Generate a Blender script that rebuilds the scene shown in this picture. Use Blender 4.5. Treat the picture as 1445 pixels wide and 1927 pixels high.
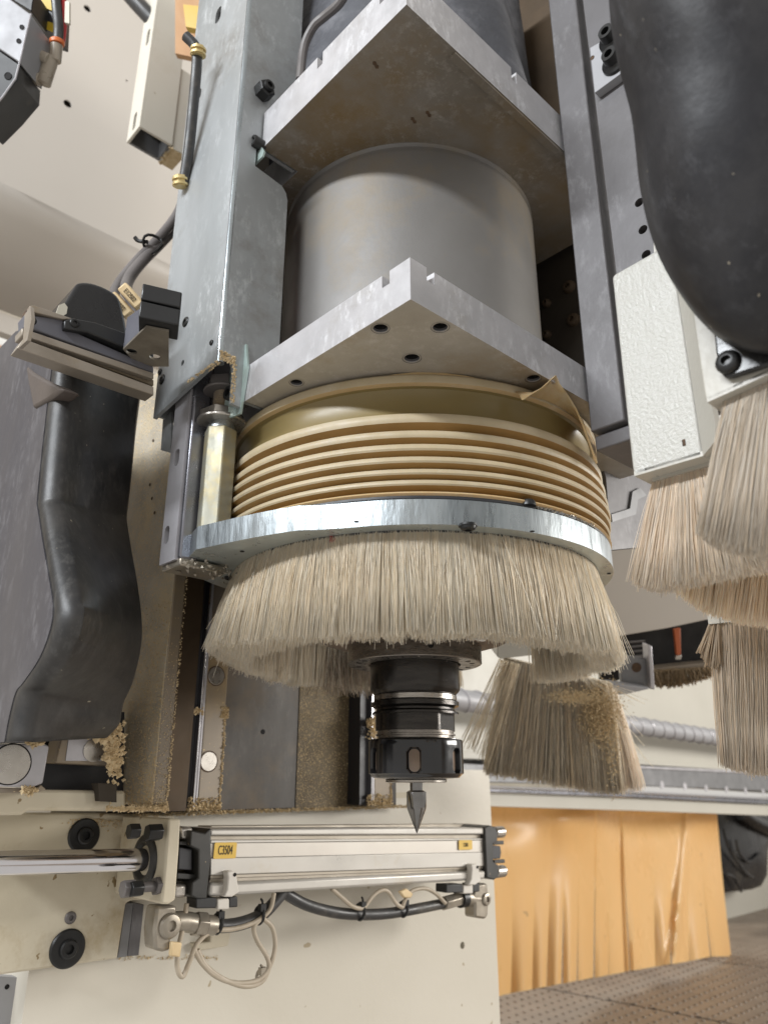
import bpy, bmesh, math, random
import numpy as np
from mathutils import Vector, Matrix
from mathutils.geometry import delaunay_2d_cdt
random.seed(7); rng = np.random.default_rng(7)
S = bpy.context.scene
for o in list(bpy.data.objects): bpy.data.objects.remove(o)
COL = S.collection
V = Vector
# ------------------------------------------------------------ camera
FOC, CX, CY = 1420.0, 722.5, 963.5
PITCH, YAW, DIST = math.radians(19.5), math.radians(46.8), 0.54
Fh = V((math.cos(YAW), math.sin(YAW), 0)); Rh = V((math.sin(YAW), -math.cos(YAW), 0)); Zh = V((0, 0, 1))
FW = Fh*math.cos(PITCH)+Zh*math.sin(PITCH); UP = -Fh*math.sin(PITCH)+Zh*math.cos(PITCH)
_b = math.radians(2.3)
CAM = -(Fh*math.cos(_b)+Rh*math.sin(_b))*DIST
camd = bpy.data.cameras.new('camera'); cam = bpy.data.objects.new('camera', camd); COL.objects.link(cam)
camd.sensor_fit = 'VERTICAL'; camd.sensor_height = 32.0; camd.lens = 32.0*FOC/1927.0
camd.clip_start = 0.01; camd.clip_end = 60
cam.matrix_world = Matrix(((Rh.x, UP.x, -FW.x, CAM.x), (Rh.y, UP.y, -FW.y, CAM.y), (Rh.z, UP.z, -FW.z, CAM.z), (0, 0, 0, 1)))
camd.dof.use_dof = True; camd.dof.focus_distance = 0.47; camd.dof.aperture_fstop = 9.0
S.camera = cam
# ------------------------------------------------------------ world, lamps, exposure
W = bpy.data.worlds.new('World'); S.world = W; W.use_nodes = True
bg = W.node_tree.nodes['Background']; bg.inputs[0].default_value = (0.97, 0.93, 0.87, 1); bg.inputs[1].default_value = 0.56
def area(name, loc, target, sx, sy, power, col):
    l = bpy.data.lights.new(name, 'AREA'); l.shape = 'RECTANGLE'; l.size = sx; l.size_y = sy; l.energy = power; l.color = col
    o = bpy.data.objects.new(name, l); COL.objects.link(o); o.location = loc
    d = V(target)-V(loc); o.rotation_euler = d.to_track_quat('-Z', 'Y').to_euler(); return o
area('hall_and_fill_lamp', (-2.1, -.15, 1.3), (0, 0, .2), 1.6, .16, 58, (.92, .96, 1.0))
area('hall_and_fill_lamp', (2.1, -1.5, .45), (.2, .2, -.1), 1.6, .5, 46, (1.0, .97, .92))  # added fill lamp, low on the right, to brighten the cream panel
area('hall_and_fill_lamp', (1.5, 1.7, .9), (1.1, .6, -.1), 1.4, .2, 16, (1.0, .95, .88))
S.cycles.diffuse_bounces = 8; S.cycles.max_bounces = 12
S.view_settings.view_transform = 'Standard'; S.view_settings.look = 'None'; S.view_settings.exposure = 0.25; S.view_settings.gamma = 1
# ------------------------------------------------------------ pixel-ray helpers (photo pixel -> point on a real plane of the machine)
def ray(x, y): return FW + Rh*((x-CX)/FOC) + UP*((CY-y)/FOC)
def P(x, y, X=None, Y=None, Z=None):
    d = ray(x, y)
    for i, c in enumerate((X, Y, Z)):
        if c is not None: return CAM + d*((c-CAM[i])/d[i])
def PD(x, y, depth): return CAM + ray(x, y)*depth
NC = V((CAM.x, CAM.y, 0)).normalized(); TC = V((-NC.y, NC.x, 0))
if TC.dot(Rh) < 0: TC = -TC
def C(r, phi, z, cx=0, cy=0):      # point round the spindle axis, phi = 0 towards the viewer, + to the right
    a = math.radians(phi); return NC*(math.cos(a)*r) + TC*(math.sin(a)*r) + V((cx, cy, z))
# ------------------------------------------------------------ materials
MAT = {}
def mat(name, c1, c2=None, rough=.5, metal=0., scale=20, stretch=(1, 1, 1), bump=0., bscale=200, speck=None, speck_amt=.1, spscale=300,
        rvar=.1, dust=None, dust_amt=0., dscale=12, spec=.5, sss=0., coat=0., attr=False, emis=0, detail=6, wear=None, trans=0., lucent=0., scuff=None):
    m = bpy.data.materials.new(name); m.use_nodes = True; nt = m.node_tree; N = nt.nodes; L = nt.links
    b = N['Principled BSDF']; b.inputs['Metallic'].default_value = metal; b.inputs['Specular IOR Level'].default_value = spec
    tc = N.new('ShaderNodeTexCoord'); mp = N.new('ShaderNodeMapping'); mp.inputs['Scale'].default_value = stretch
    geo = N.new('ShaderNodeNewGeometry'); L.new(geo.outputs['Position'], mp.inputs[0])
    def noise(sc, det=detail, r=.6, vec=None):
        n = N.new('ShaderNodeTexNoise'); n.inputs['Scale'].default_value = sc; n.inputs['Detail'].default_value = det; n.inputs['Roughness'].default_value = r
        L.new(vec or mp.outputs[0], n.inputs[0]); return n
    def ramp(src, a, z):
        r = N.new('ShaderNodeMapRange'); r.inputs[1].default_value = a; r.inputs[2].default_value = z; L.new(src, r.inputs[0]); return r.outputs[0]
    def mix(f, a, c):
        x = N.new('ShaderNodeMix'); x.data_type = 'RGBA'
        if hasattr(f, 'links'): L.new(f, x.inputs[0])
        else: x.inputs[0].default_value = f
        for s, i in ((a, 6), (c, 7)):
            if hasattr(s, 'links'): L.new(s, x.inputs[i])
            else: x.inputs[i].default_value = (*s, 1)
        return x.outputs[2]
    c2 = c2 or tuple(v*.82 for v in c1)
    n1 = noise(scale); col = mix(ramp(n1.outputs[0], .3, .7), c2, c1)
    if attr:
        at = N.new('ShaderNodeVertexColor'); at.layer_name = 'tint'
        x = N.new('ShaderNodeMix'); x.data_type = 'RGBA'; x.blend_type = 'MULTIPLY'; x.inputs[0].default_value = 1
        L.new(col, x.inputs[6]); L.new(at.outputs[0], x.inputs[7]); col = x.outputs[2]
    if dust:
        nd = noise(dscale, 8, .7, geo.outputs['Position']); lo = 1-dust_amt
        col = mix(ramp(nd.outputs[0], lo*.75, lo*.75+.22), col, dust)
    if speck:
        ns = noise(spscale, 2, .5, geo.outputs['Position']); col = mix(ramp(ns.outputs[0], .72-speck_amt, .74-speck_amt), col, speck)
    if wear:
        be = N.new('ShaderNodeNewGeometry'); col = mix(ramp(be.outputs['Pointiness'], .52, .6), col, wear)
    if scuff:
        ms = N.new('ShaderNodeMapping'); ms.inputs['Scale'].default_value = (1, 1, .45); ms.inputs['Rotation'].default_value = (.5, .3, .2); L.new(geo.outputs['Position'], ms.inputs[0])
        nf = noise(150, 6, .75, ms.outputs[0]); nm = noise(22, 3, .5, geo.outputs['Position']); mm = N.new('ShaderNodeMath'); mm.operation = 'MULTIPLY'
        L.new(ramp(nf.outputs[0], .50, .66), mm.inputs[0]); L.new(ramp(nm.outputs[0], .4, .62), mm.inputs[1]); col = mix(mm.outputs[0], col, scuff)
    L.new(col, b.inputs['Base Color'])
    rr = N.new('ShaderNodeMapRange'); rr.inputs[1].default_value = .3; rr.inputs[2].default_value = .7
    rr.inputs[3].default_value = max(.02, rough-rvar); rr.inputs[4].default_value = min(1, rough+rvar)
    n2 = noise(scale*2.3); L.new(n2.outputs[0], rr.inputs[0]); L.new(rr.outputs[0], b.inputs['Roughness'])
    if bump:
        nb = noise(bscale, 4); bp = N.new('ShaderNodeBump'); bp.inputs['Strength'].default_value = 1; bp.inputs['Distance'].default_value = bump
        L.new(nb.outputs[0], bp.inputs['Height']); L.new(bp.outputs[0], b.inputs['Normal'])
    if sss: b.inputs['Subsurface Weight'].default_value = sss; b.inputs['Subsurface Radius'].default_value = (.02, .01, .004); b.inputs['Subsurface Scale'].default_value = .3
    if coat: b.inputs['Coat Weight'].default_value = coat; b.inputs['Coat Roughness'].default_value = .15
    if trans: b.inputs['Transmission Weight'].default_value = trans
    if lucent:
        tl = N.new('ShaderNodeBsdfTranslucent'); mx = N.new('ShaderNodeMixShader'); mx.inputs[0].default_value = lucent
        L.new(col, tl.inputs[0]); L.new(b.outputs[0], mx.inputs[1]); L.new(tl.outputs[0], mx.inputs[2]); L.new(mx.outputs[0], N['Material Output'].inputs[0])
    MAT[name] = m; return m
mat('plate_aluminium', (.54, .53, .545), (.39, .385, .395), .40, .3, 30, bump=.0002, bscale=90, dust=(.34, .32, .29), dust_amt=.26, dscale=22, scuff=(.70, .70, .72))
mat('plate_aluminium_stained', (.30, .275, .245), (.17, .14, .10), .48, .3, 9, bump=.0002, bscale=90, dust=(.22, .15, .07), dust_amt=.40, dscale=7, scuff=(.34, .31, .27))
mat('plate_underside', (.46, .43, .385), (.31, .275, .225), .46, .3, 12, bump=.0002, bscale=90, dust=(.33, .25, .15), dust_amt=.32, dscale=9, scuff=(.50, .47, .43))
mat('motor_casting', (.200, .192, .185), (.16, .152, .142), .5, .2, 7, bump=.0001, bscale=240, dust=(.225, .18, .12), dust_amt=.34, dscale=8)
mat('zinc_sheet', (.41, .425, .435), (.28, .295, .30), .46, .45, 9, stretch=(1, 1, .35), bump=.0002, bscale=60, dust=(.20, .185, .165), dust_amt=.30, dscale=12, scuff=(.50, .52, .53))
mat('zinc_bright', (.46, .50, .52), (.26, .29, .31), .30, .85, 60, stretch=(1, 1, .2), bump=.0003, bscale=220, dust=(.30, .32, .32), dust_amt=.25, dscale=18)
mat('zinc_ring_face', (.62, .67, .66), (.50, .54, .53), .34, .65, 30, bump=.0002, bscale=120)
mat('green_zinc', (.52, .63, .60), (.42, .54, .51), .32, .5, 30)
mat('rail_steel', (.52, .505, .53), (.40, .39, .405), .4, .3, 30)
mat('rail_grey', (.22, .22, .225), (.16, .16, .165), .45, .4, 30)
mat('bar_grey', (.145, .140, .145), (.105, .10, .102), .48, .3, 9, bump=.0002, bscale=80, dust=(.085, .08, .078), dust_amt=.25, dscale=10, scuff=(.19, .185, .19))
mat('dark_steel', (.055, .050, .045), (.035, .032, .030), .2, .85, 60, stretch=(1, 1, 6), bump=.0001, bscale=300)
mat('blackened_steel', (.012, .012, .014), (.008, .008, .009), .14, .2, 60, spec=.8, rvar=.05)
mat('ground_steel', (.45, .42, .38), (.28, .25, .22), .25, .9, 60, stretch=(1, 1, 8))
mat('spindle_nose_metal', (.30, .27, .24), (.18, .16, .14), .3, .8, 80, stretch=(1, 1, 6))
mat('nose_brown', (.24, .17, .12), (.13, .10, .08), .5, .3, 40, speck=(.4, .34, .27), speck_amt=.05)
mat('carbide', (.26, .255, .25), (.17, .165, .16), .13, .95, 80, rvar=.05)
mat('screw_black', (.03, .03, .03), (.02, .02, .02), .38, .5, 80, spec=.6)
mat('hole_black', (.006, .005, .005), None, .8, 0)  # near-black paints the shade inside bores, slots and openings
mat('hole_brown', (.12, .07, .035), (.05, .03, .02), .8, 0, 400)
mat('rubber_tan', (.50, .365, .20), (.41, .28, .135), .48, 0, 16, stretch=(1, 1, 3), bump=.0002, bscale=140, sss=.12, dust=(.52, .45, .34), dust_amt=.3, dscale=20)
mat('rubber_orange', (.36, .21, .07), (.28, .16, .05), .45, 0, 20, sss=.08)
mat('rubber_cuff', (.24, .175, .065), (.19, .145, .06), .36, 0, 6, stretch=(1, 1, 2), sss=.08)
mat('rubber_ridge', (.48, .40, .27), (.40, .325, .205), .52, 0, 40, sss=.08, dust=(.50, .44, .34), dust_amt=.3, dscale=22)
mat('gasket_black', (.03, .03, .035), None, .4, 0)
mat('bristle_cream', (.99, .93, .81), (.97, .89, .75), .45, 0, 18, attr=True, spec=.5, lucent=.5)
mat('bristle_grey', (.98, .91, .80), (.95, .86, .74), .45, 0, 18, attr=True, spec=.5, lucent=.5)
mat('bristle_core', (.98, .92, .80), (.86, .76, .62), .7, 0, 620, stretch=(1, 1, .02), detail=3)
mat('cream_paint', (.66, .62, .54), (.61, .57, .485), .42, 0, 4, bump=.00015, bscale=160, speck=(.40, .33, .22), speck_amt=-.015, spscale=70, dust=(.56, .50, .40), dust_amt=.2, dscale=5)
mat('cream_paint_dirty', (.62, .56, .44), (.52, .46, .34), .5, 0, 10, bump=.0002, bscale=140, dust=(.36, .27, .14), dust_amt=.30, dscale=16, speck=(.25, .18, .09), speck_amt=.0, spscale=120)
mat('cover_paint', (.60, .555, .50), (.565, .52, .465), .5, 0, 3, bump=.0001, bscale=200)
mat('guard_paint', (.47, .462, .425), (.45, .44, .405), .16, 0, 8, bump=.0006, bscale=520, rvar=.02, detail=0, spec=.5)
mat('guard_paint_side', (.47, .45, .40), (.43, .41, .36), .35, 0, 8, bump=.0003, bscale=200)
mat('black_plastic', (.017, .017, .018), (.010, .010, .011), .27, 0, 6, bump=.0003, bscale=90, dust=(.07, .062, .05), dust_amt=.30, dscale=10, speck=(.33, .29, .22), speck_amt=-.03, spscale=240)
mat('shroud_lit_side', (.060, .058, .070), (.050, .048, .057), .38, 0, 5, stretch=(1, 1, .3), dust=(.10, .097, .107), dust_amt=.3, dscale=9, scuff=(.12, .117, .13))  # left side painted lighter and greyer than the black front, as lit
mat('shroud_black', (.020, .020, .021), (.013, .013, .014), .44, 0, 6, bump=.0002, bscale=120, dust=(.055, .05, .045), dust_amt=.38, dscale=9, speck=(.33, .29, .22), speck_amt=-.03, spscale=260, scuff=(.06, .058, .056))
mat('shroud_brow', (.10, .08, .07), None, .5, 0)
mat('black_bell', (.020, .020, .024), (.010, .010, .012), .40, 0, 5, bump=.0004, bscale=60, dust=(.045, .043, .044), dust_amt=.40, dscale=7, speck=(.26, .23, .18), speck_amt=-.02, spscale=230, scuff=(.05, .05, .055), spec=.4)
mat('black_block', (.022, .023, .024), (.014, .014, .015), .4, 0, 20, dust=(.10, .09, .07), dust_amt=.25)
mat('slate_paint', (.13, .13, .15), (.10, .10, .12), .45, 0, 20)
mat('boot_fabric', (.085, .088, .102), (.045, .047, .055), .6, 0, 14, bump=.003, bscale=26, dust=(.17, .17, .185), dust_amt=.36, dscale=18)
mat('anodised_profile', (.37, .325, .275), (.28, .24, .195), .42, .35, 20, stretch=(.4, 1, 1), dust=(.28, .21, .12), dust_amt=.25, dscale=20)
mat('profile_groove', (.20, .16, .11), None, .7, 0)
mat('sawdust_steel', (.60, .525, .41), (.40, .35, .275), .85, .0, 30, bump=.0010, bscale=420, speck=(.66, .50, .29), speck_amt=.12, spscale=420, dust=(.62, .50, .32), dust_amt=.40, dscale=26)
mat('dusty_steel', (.30, .255, .205), (.21, .175, .135), .5, .3, 10, stretch=(1, 1, .25), dust=(.36, .265, .145), dust_amt=.35, dscale=10, speck=(.5, .38, .2), speck_amt=.01, spscale=380)
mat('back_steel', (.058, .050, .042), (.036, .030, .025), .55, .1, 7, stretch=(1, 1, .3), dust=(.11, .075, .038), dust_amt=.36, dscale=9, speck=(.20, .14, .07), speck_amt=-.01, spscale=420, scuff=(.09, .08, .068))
mat('back_steel_dusty', (.15, .115, .065), (.075, .056, .034), .7, .1, 10, speck=(.32, .235, .12), speck_amt=.13, spscale=900, bump=.0003, bscale=600)
mat('rust_brown', (.10, .065, .035), (.05, .033, .018), .7, .1, 14)
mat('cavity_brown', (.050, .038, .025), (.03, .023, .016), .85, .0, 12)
mat('sawdust', (.66, .53, .34), (.50, .38, .22), .95, 0, 240, spec=.1)
mat('cylinder_alu', (.60, .575, .535), (.50, .475, .435), .36, .35, 10, stretch=(.5, 1, 1), dust=(.44, .38, .28), dust_amt=.26, dscale=14, speck=(.25, .2, .14), speck_amt=-.03, spscale=120)
mat('cylinder_groove', (.50, .45, .38), (.40, .35, .28), .5, .3, 20)
mat('end_cap', (.05, .048, .045), (.03, .03, .028), .45, .2, 40, speck=(.3, .24, .15), speck_amt=.0, spscale=260)
mat('chrome', (.72, .71, .74), (.66, .65, .68), .12, 1.0, 20, rvar=.04)
mat('bolt_steel', (.52, .49, .45), (.40, .37, .33), .3, .8, 60)
mat('label_yellow', (.75, .50, .09), (.68, .44, .07), .4, 0, 20)
mat('ink_black', (.05, .035, .01), None, .6, 0)
mat('hose_black', (.045, .043, .043), (.03, .03, .03), .42, 0, 40, dust=(.13, .115, .095), dust_amt=.3, dscale=30)
mat('hose_grey', (.16, .145, .14), (.10, .09, .088), .45, 0, 30)
mat('lever_orange', (.42, .10, .03), None, .5, 0)
mat('cable_beige', (.48, .41, .32), (.37, .31, .23), .5, 0, 60)
mat('fitting_nickel', (.38, .34, .28), (.25, .22, .18), .38, .6, 60, dust=(.40, .31, .19), dust_amt=.25, dscale=40)
mat('brass', (.68, .55, .27), (.5, .38, .17), .4, .4, 60)
mat('tag_brass', (.70, .55, .33), (.56, .41, .22), .45, .1, 60)
mat('orange_plastic', (.78, .19, .05), None, .35, 0)
mat('red_plastic', (.55, .03, .03), None, .35, 0)
mat('yellow_stripe', (.62, .44, .03), None, .45, 0)
mat('smoke_plastic', (.46, .40, .32), (.34, .29, .23), .3, 0, 40, trans=.15)
mat('white_tag', (.70, .66, .55), None, .5, 0)
mat('switch_white', (.70, .67, .62), (.60, .56, .5), .4, 0)
mat('curtain_pvc', (.86, .63, .33), (.80, .55, .25), .3, 0, 2.5, stretch=(1, 1, .6), lucent=.42, speck=(.6, .42, .22), speck_amt=-.03, spscale=30)
mat('table_phenolic', (.25, .20, .155), (.19, .15, .115), .5, 0, 12, bump=.0006, bscale=60)
mat('table_gap', (.02, .015, .012), None, .8, 0)
mat('beam_cream', (.47, .45, .395), (.43, .41, .355), .42, 0, 4)
mat('rail_dark', (.26, .26, .29), (.2, .2, .22), .3, .8, 20)
mat('wood_ceiling', (.62, .38, .20), (.48, .26, .12), .6, 0, 9, stretch=(.5, 3, 1))
mat('wall_beige', (.66, .60, .50), None, .7, 0, 3)
mat('white_metal', (.36, .36, .375), (.31, .31, .325), .5, .15, 20)
mat('white_plastic', (.80, .78, .74), None, .35, 0)

# ------------------------------------------------------------ mesh builder
class MB:
    def __init__(s): s.v = []; s.f = []; s.m = []; s.mats = []
    def mi(s, m):
        if m not in s.mats: s.mats.append(m)
        return s.mats.index(m)
    def add(s, vs, fs, m=None):
        o = len(s.v); s.v += [V(p) for p in vs]; k = s.mi(m) if m else 0
        for f in fs: s.f.append([o+i for i in f]); s.m.append(k)
        return s
    def prism(s, pts, vec, holes=(), m=None, hole_seg=18):
        """pts: coplanar outline; vec: thickness vector; holes: (centre, radius[, stretch vector]) cut right through"""
        vec = V(vec); pts = [V(p) for p in pts]
        if holes: s.holed = True
        n = V((0, 0, 0))
        for i in range(len(pts)):
            a, b = pts[i], pts[(i+1) % len(pts)]; n += a.cross(b)
        if n.dot(vec) > 0: pts = pts[::-1]; n = -n
        n.normalize(); k = len(pts)
        if not holes:
            s.add(pts+[p+vec for p in pts], [list(range(k)), list(range(2*k-1, k-1, -1))]+[[i, k+i, k+(i+1) % k, (i+1) % k][::-1] for i in range(k)], m); return s
        u = n.orthogonal().normalized(); w = n.cross(u)
        loops = [pts]
        for h in holes:
            c, r = V(h[0]), h[1]; c = c - n*((c-pts[0]).dot(n)); st = V(h[2]) if len(h) > 2 else V((0, 0, 0))
            hp = []
            for i in range(hole_seg):
                a = -2*math.pi*i/hole_seg; d = u*math.cos(a)*r + w*math.sin(a)*r
                hp.append(c+d+st*(1 if d.dot(st) > 0 else -1))
            loops.append(hp)
        flat = [p for l in loops for p in l]
        P2 = [[(p.dot(u), p.dot(w)) for p in l] for l in loops]
        co = [V(q) for l in P2 for q in l]; ed = []; o = 0
        for l in P2:
            ed += [(o+i, o+(i+1) % len(l)) for i in range(len(l))]; o += len(l)
        cd = delaunay_2d_cdt(co, ed, [], 0, 1e-7); cv = cd[0]; ori = [q[0] if q else -1 for q in cd[3]]
        def inside(pt, l):
            c = False; x, y = pt
            for i in range(len(l)):
                (xa, ya), (xb, yb) = l[i], l[i-1]
                if (ya > y) != (yb > y) and x < (xb-xa)*(y-ya)/(yb-ya)+xa: c = not c
            return c
        tr = []
        for t in cd[2]:
            g = (cv[t[0]]+cv[t[1]]+cv[t[2]])/3
            if inside(g, P2[0]) and not any(inside(g, l) for l in P2[1:]) and all(ori[i] >= 0 for i in t): tr.append([ori[i] for i in t])
        N = len(flat); fs = []
        for t in tr:
            a, b, c = (flat[i] for i in t)
            t = list(t)
            if (b-a).cross(c-a).dot(n) < 0: t = t[::-1]
            fs.append(t); fs.append([N+i for i in t[::-1]])
        o = 0
        for l in loops:
            q = len(l)
            for i in range(q): fs.append([o+(i+1) % q, N+o+(i+1) % q, N+o+i, o+i])
            o += q
        s.add(flat+[p+vec for p in flat], fs, m); return s
    def box(s, x0, x1, y0, y1, z0, z1, m=None):
        return s.prism([(x0, y0, z0), (x1, y0, z0), (x1, y1, z0), (x0, y1, z0)], (0, 0, z1-z0), m=m)
    def obox(s, c, ax, ay, az, m=None):     # oriented box by centre and half vectors
        c, ax, ay, az = V(c), V(ax), V(ay), V(az)
        return s.prism([c-ax-ay-az, c+ax-ay-az, c+ax+ay-az, c-ax+ay-az], az*2, m=m)
    def lathe(s, prof, o=(0, 0, 0), d=(0, 0, 1), seg=32, m=None, mf=None, ring=None):
        o, d = V(o), V(d).normalized(); u = d.orthogonal().normalized(); w = d.cross(u)
        if abs(d.z) > .99: u = NC.copy(); w = d.cross(u)
        vs = []; fs = []; n = len(prof)
        for r, h in prof:
            for i in range(seg):
                a = 2*math.pi*i/seg; rr = ring(r, h, a) if ring else r
                vs.append(o+d*h+u*math.cos(a)*rr+w*math.sin(a)*rr)
        base = len(s.v); s.v += vs
        for j in range(n-1):
            k = s.mi((mf(j) if mf else m)) if (mf or m) else 0
            for i in range(seg):
                i2 = (i+1) % seg
                s.f.append([base+j*seg+i, base+j*seg+i2, base+(j+1)*seg+i2, base+(j+1)*seg+i]); s.m.append(k)
        for j, rev in ((0, True), (n-1, False)):
            if prof[j][0] > 1e-6:
                if mf is not None or True:
                    f = [base+j*seg+i for i in range(seg)]
                    if getattr(s, 'nocap', False): continue
                    s.f.append(f[::-1] if rev else f); s.m.append(s.mi(m) if m else 0)
        return s
    def cyl(s, a, b, r, seg=20, m=None, r2=None):
        a, b = V(a), V(b); return s.lathe([(r, 0), (r if r2 is None else r2, (b-a).length)], a, b-a, seg, m)
    def tube(s, pts, r, seg=10, m=None, sm=4):
        pts = [V(p) for p in pts]
        if sm > 1 and len(pts) > 2:     # catmull-rom
            q = [pts[0]*2-pts[1]]+pts+[pts[-1]*2-pts[-2]]; out = []
            for i in range(1, len(q)-2):
                for k in range(sm):
                    t = k/sm; a, b, c, d = q[i-1], q[i], q[i+1], q[i+2]
                    out.append(.5*((2*b)+(c-a)*t+(2*a-5*b+4*c-d)*t*t+(3*b-a-3*c+d)*t**3))
            out.append(pts[-1]); pts = out
        n = len(pts); up = None; vs = []
        for i, p in enumerate(pts):
            t = (pts[min(i+1, n-1)]-pts[max(i-1, 0)]).normalized()
            up = t.orthogonal().normalized() if up is None else (up-t*up.dot(t)).normalized()
            w = t.cross(up); rr = r(i/(n-1)) if callable(r) else r
            for k in range(seg):
                a = 2*math.pi*k/seg; vs.append(p+up*math.cos(a)*rr+w*math.sin(a)*rr)
        fs = [[i*seg+k, i*seg+(k+1) % seg, (i+1)*seg+(k+1) % seg, (i+1)*seg+k] for i in range(n-1) for k in range(seg)]
        fs += [list(range(seg))[::-1], [(n-1)*seg+k for k in range(seg)]]
        return s.add(vs, fs, m)
    def inflate(s, outline, nrm, h, rings=10, back=.02, m=None, centre=None, power=.5, shrink=1.):
        """a solid bulging body: outline (coplanar) domed along nrm by h, closed behind"""
        pts = [V(p) for p in outline]; nrm = V(nrm).normalized(); c = V(centre) if centre is not None else sum(pts, V())/len(pts); k = len(pts)
        lev = [(.86, -back), (.97, -back*.4), (1., 0.)]+[(math.cos(t*math.pi/2)*shrink+(1-shrink)*(1-t), h*math.sin(t*math.pi/2)) for t in [(i+1)/rings for i in range(rings-1)]]
        vs = []
        for sc, hh in lev: vs += [c+(p-c)*sc+nrm*hh for p in pts]
        vs += [c+nrm*h, c-nrm*back]
        fs = []; n = len(lev)
        for j in range(n-1): fs += [[j*k+i, j*k+(i+1) % k, (j+1)*k+(i+1) % k, (j+1)*k+i] for i in range(k)]
        fs += [[(n-1)*k+i, (n-1)*k+(i+1) % k, n*k] for i in range(k)] + [[(i+1) % k, i, n*k+1] for i in range(k)]
        return s.add(vs, fs, m)
    def build(s, name, m=None, parent=None, bevel=0., smooth=35, seg=2, at=None):
        me = bpy.data.meshes.new(name)
        pw = V(parent['wl']) if parent else V((0, 0, 0))
        off = V(at) if at is not None else (pw if parent else sum(s.v, V())/len(s.v))
        me.from_pydata([tuple(p-off) for p in s.v], [], s.f)
        mats = s.mats or []
        if mats:
            for x in mats: me.materials.append(MAT[x if x else m])
            me.polygons.foreach_set('material_index', s.m)
        else: me.materials.append(MAT[m])
        bm = bmesh.new(); bm.from_mesh(me); bmesh.ops.recalc_face_normals(bm, faces=bm.faces); bm.to_mesh(me); bm.free()
        me.update()
        o = bpy.data.objects.new(name, me); COL.objects.link(o)
        o['wl'] = tuple(off)
        if parent: o.parent = parent
        o.location = off - pw
        if smooth:
            me.polygons.foreach_set('use_smooth', [True]*len(me.polygons))
            me.set_sharp_from_angle(angle=math.radians(smooth))
        if bevel and not getattr(s, 'holed', False):
            b = o.modifiers.new('bevel', 'BEVEL'); b.width = bevel; b.segments = seg; b.limit_method = 'ANGLE'; b.angle_limit = math.radians(40); b.harden_normals = False
        return o
def thing(name, loc, label, cat, group=None, kind=None):
    o = bpy.data.objects.new(name, None); COL.objects.link(o); o.location = loc; o.empty_display_size = .01
    o['wl'] = tuple(loc); return tag(o, label, cat, group, kind)
def tag(o, label=None, cat=None, group=None, kind=None):
    if label: o['label'] = label
    if cat: o['category'] = cat
    if group: o['group'] = group
    if kind: o['kind'] = kind
    return o
def screw(parent, pos, nrm, r=.005, h=.003, kind='button', name='screw', m='screw_black', washer=0):
    pos, n = V(pos), V(nrm).normalized(); b = MB(); seg = 24
    if washer: b.lathe([(0, 0), (washer, 0), (washer, .0012), (0, .0012)], pos, n, seg)
    if kind == 'button': prof = [(r, 0), (r, h*.35), (r*.85, h*.8), (r*.55, h), (r*.42, h), (r*.38, h*.3), (0, h*.3)]
    elif kind == 'socket': prof = [(r, 0), (r, h*.93), (r*.93, h), (r*.55, h), (r*.55, h*.4), (0, h*.35)]
    elif kind == 'hex': prof = [(r, 0), (r, h*.9), (r*.88, h), (0, h)]
    elif kind == 'flange': prof = [(r*1.5, 0), (r*1.45, h*.2), (r*.95, h*.4), (r*.8, h), (r*.45, h), (r*.42, h*.6), (0, h*.6)]
    b.lathe(prof, pos, n, 6 if kind == 'hex' else seg)
    return b.build(name, m, parent, smooth=30)
def hole(parent, pos, nrm, r, name='hole', rim=None, m='hole_black', depth=.004):
    """a blind bore: a flat dark disc painting the shade, in a rim a hair proud of the face"""
    pos, n = V(pos), V(nrm).normalized()
    b = MB(); b.nocap = True
    b.lathe([(r*1.12, .0002), (r*1.06, .0004), (r, .0003), (r*.98, .00012)], pos, n, 20, m=rim or m)
    b.lathe([(r*.98, .00015), (0, .00015)], pos, n, 20, m=m)
    return b.build(name, m, parent)
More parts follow.
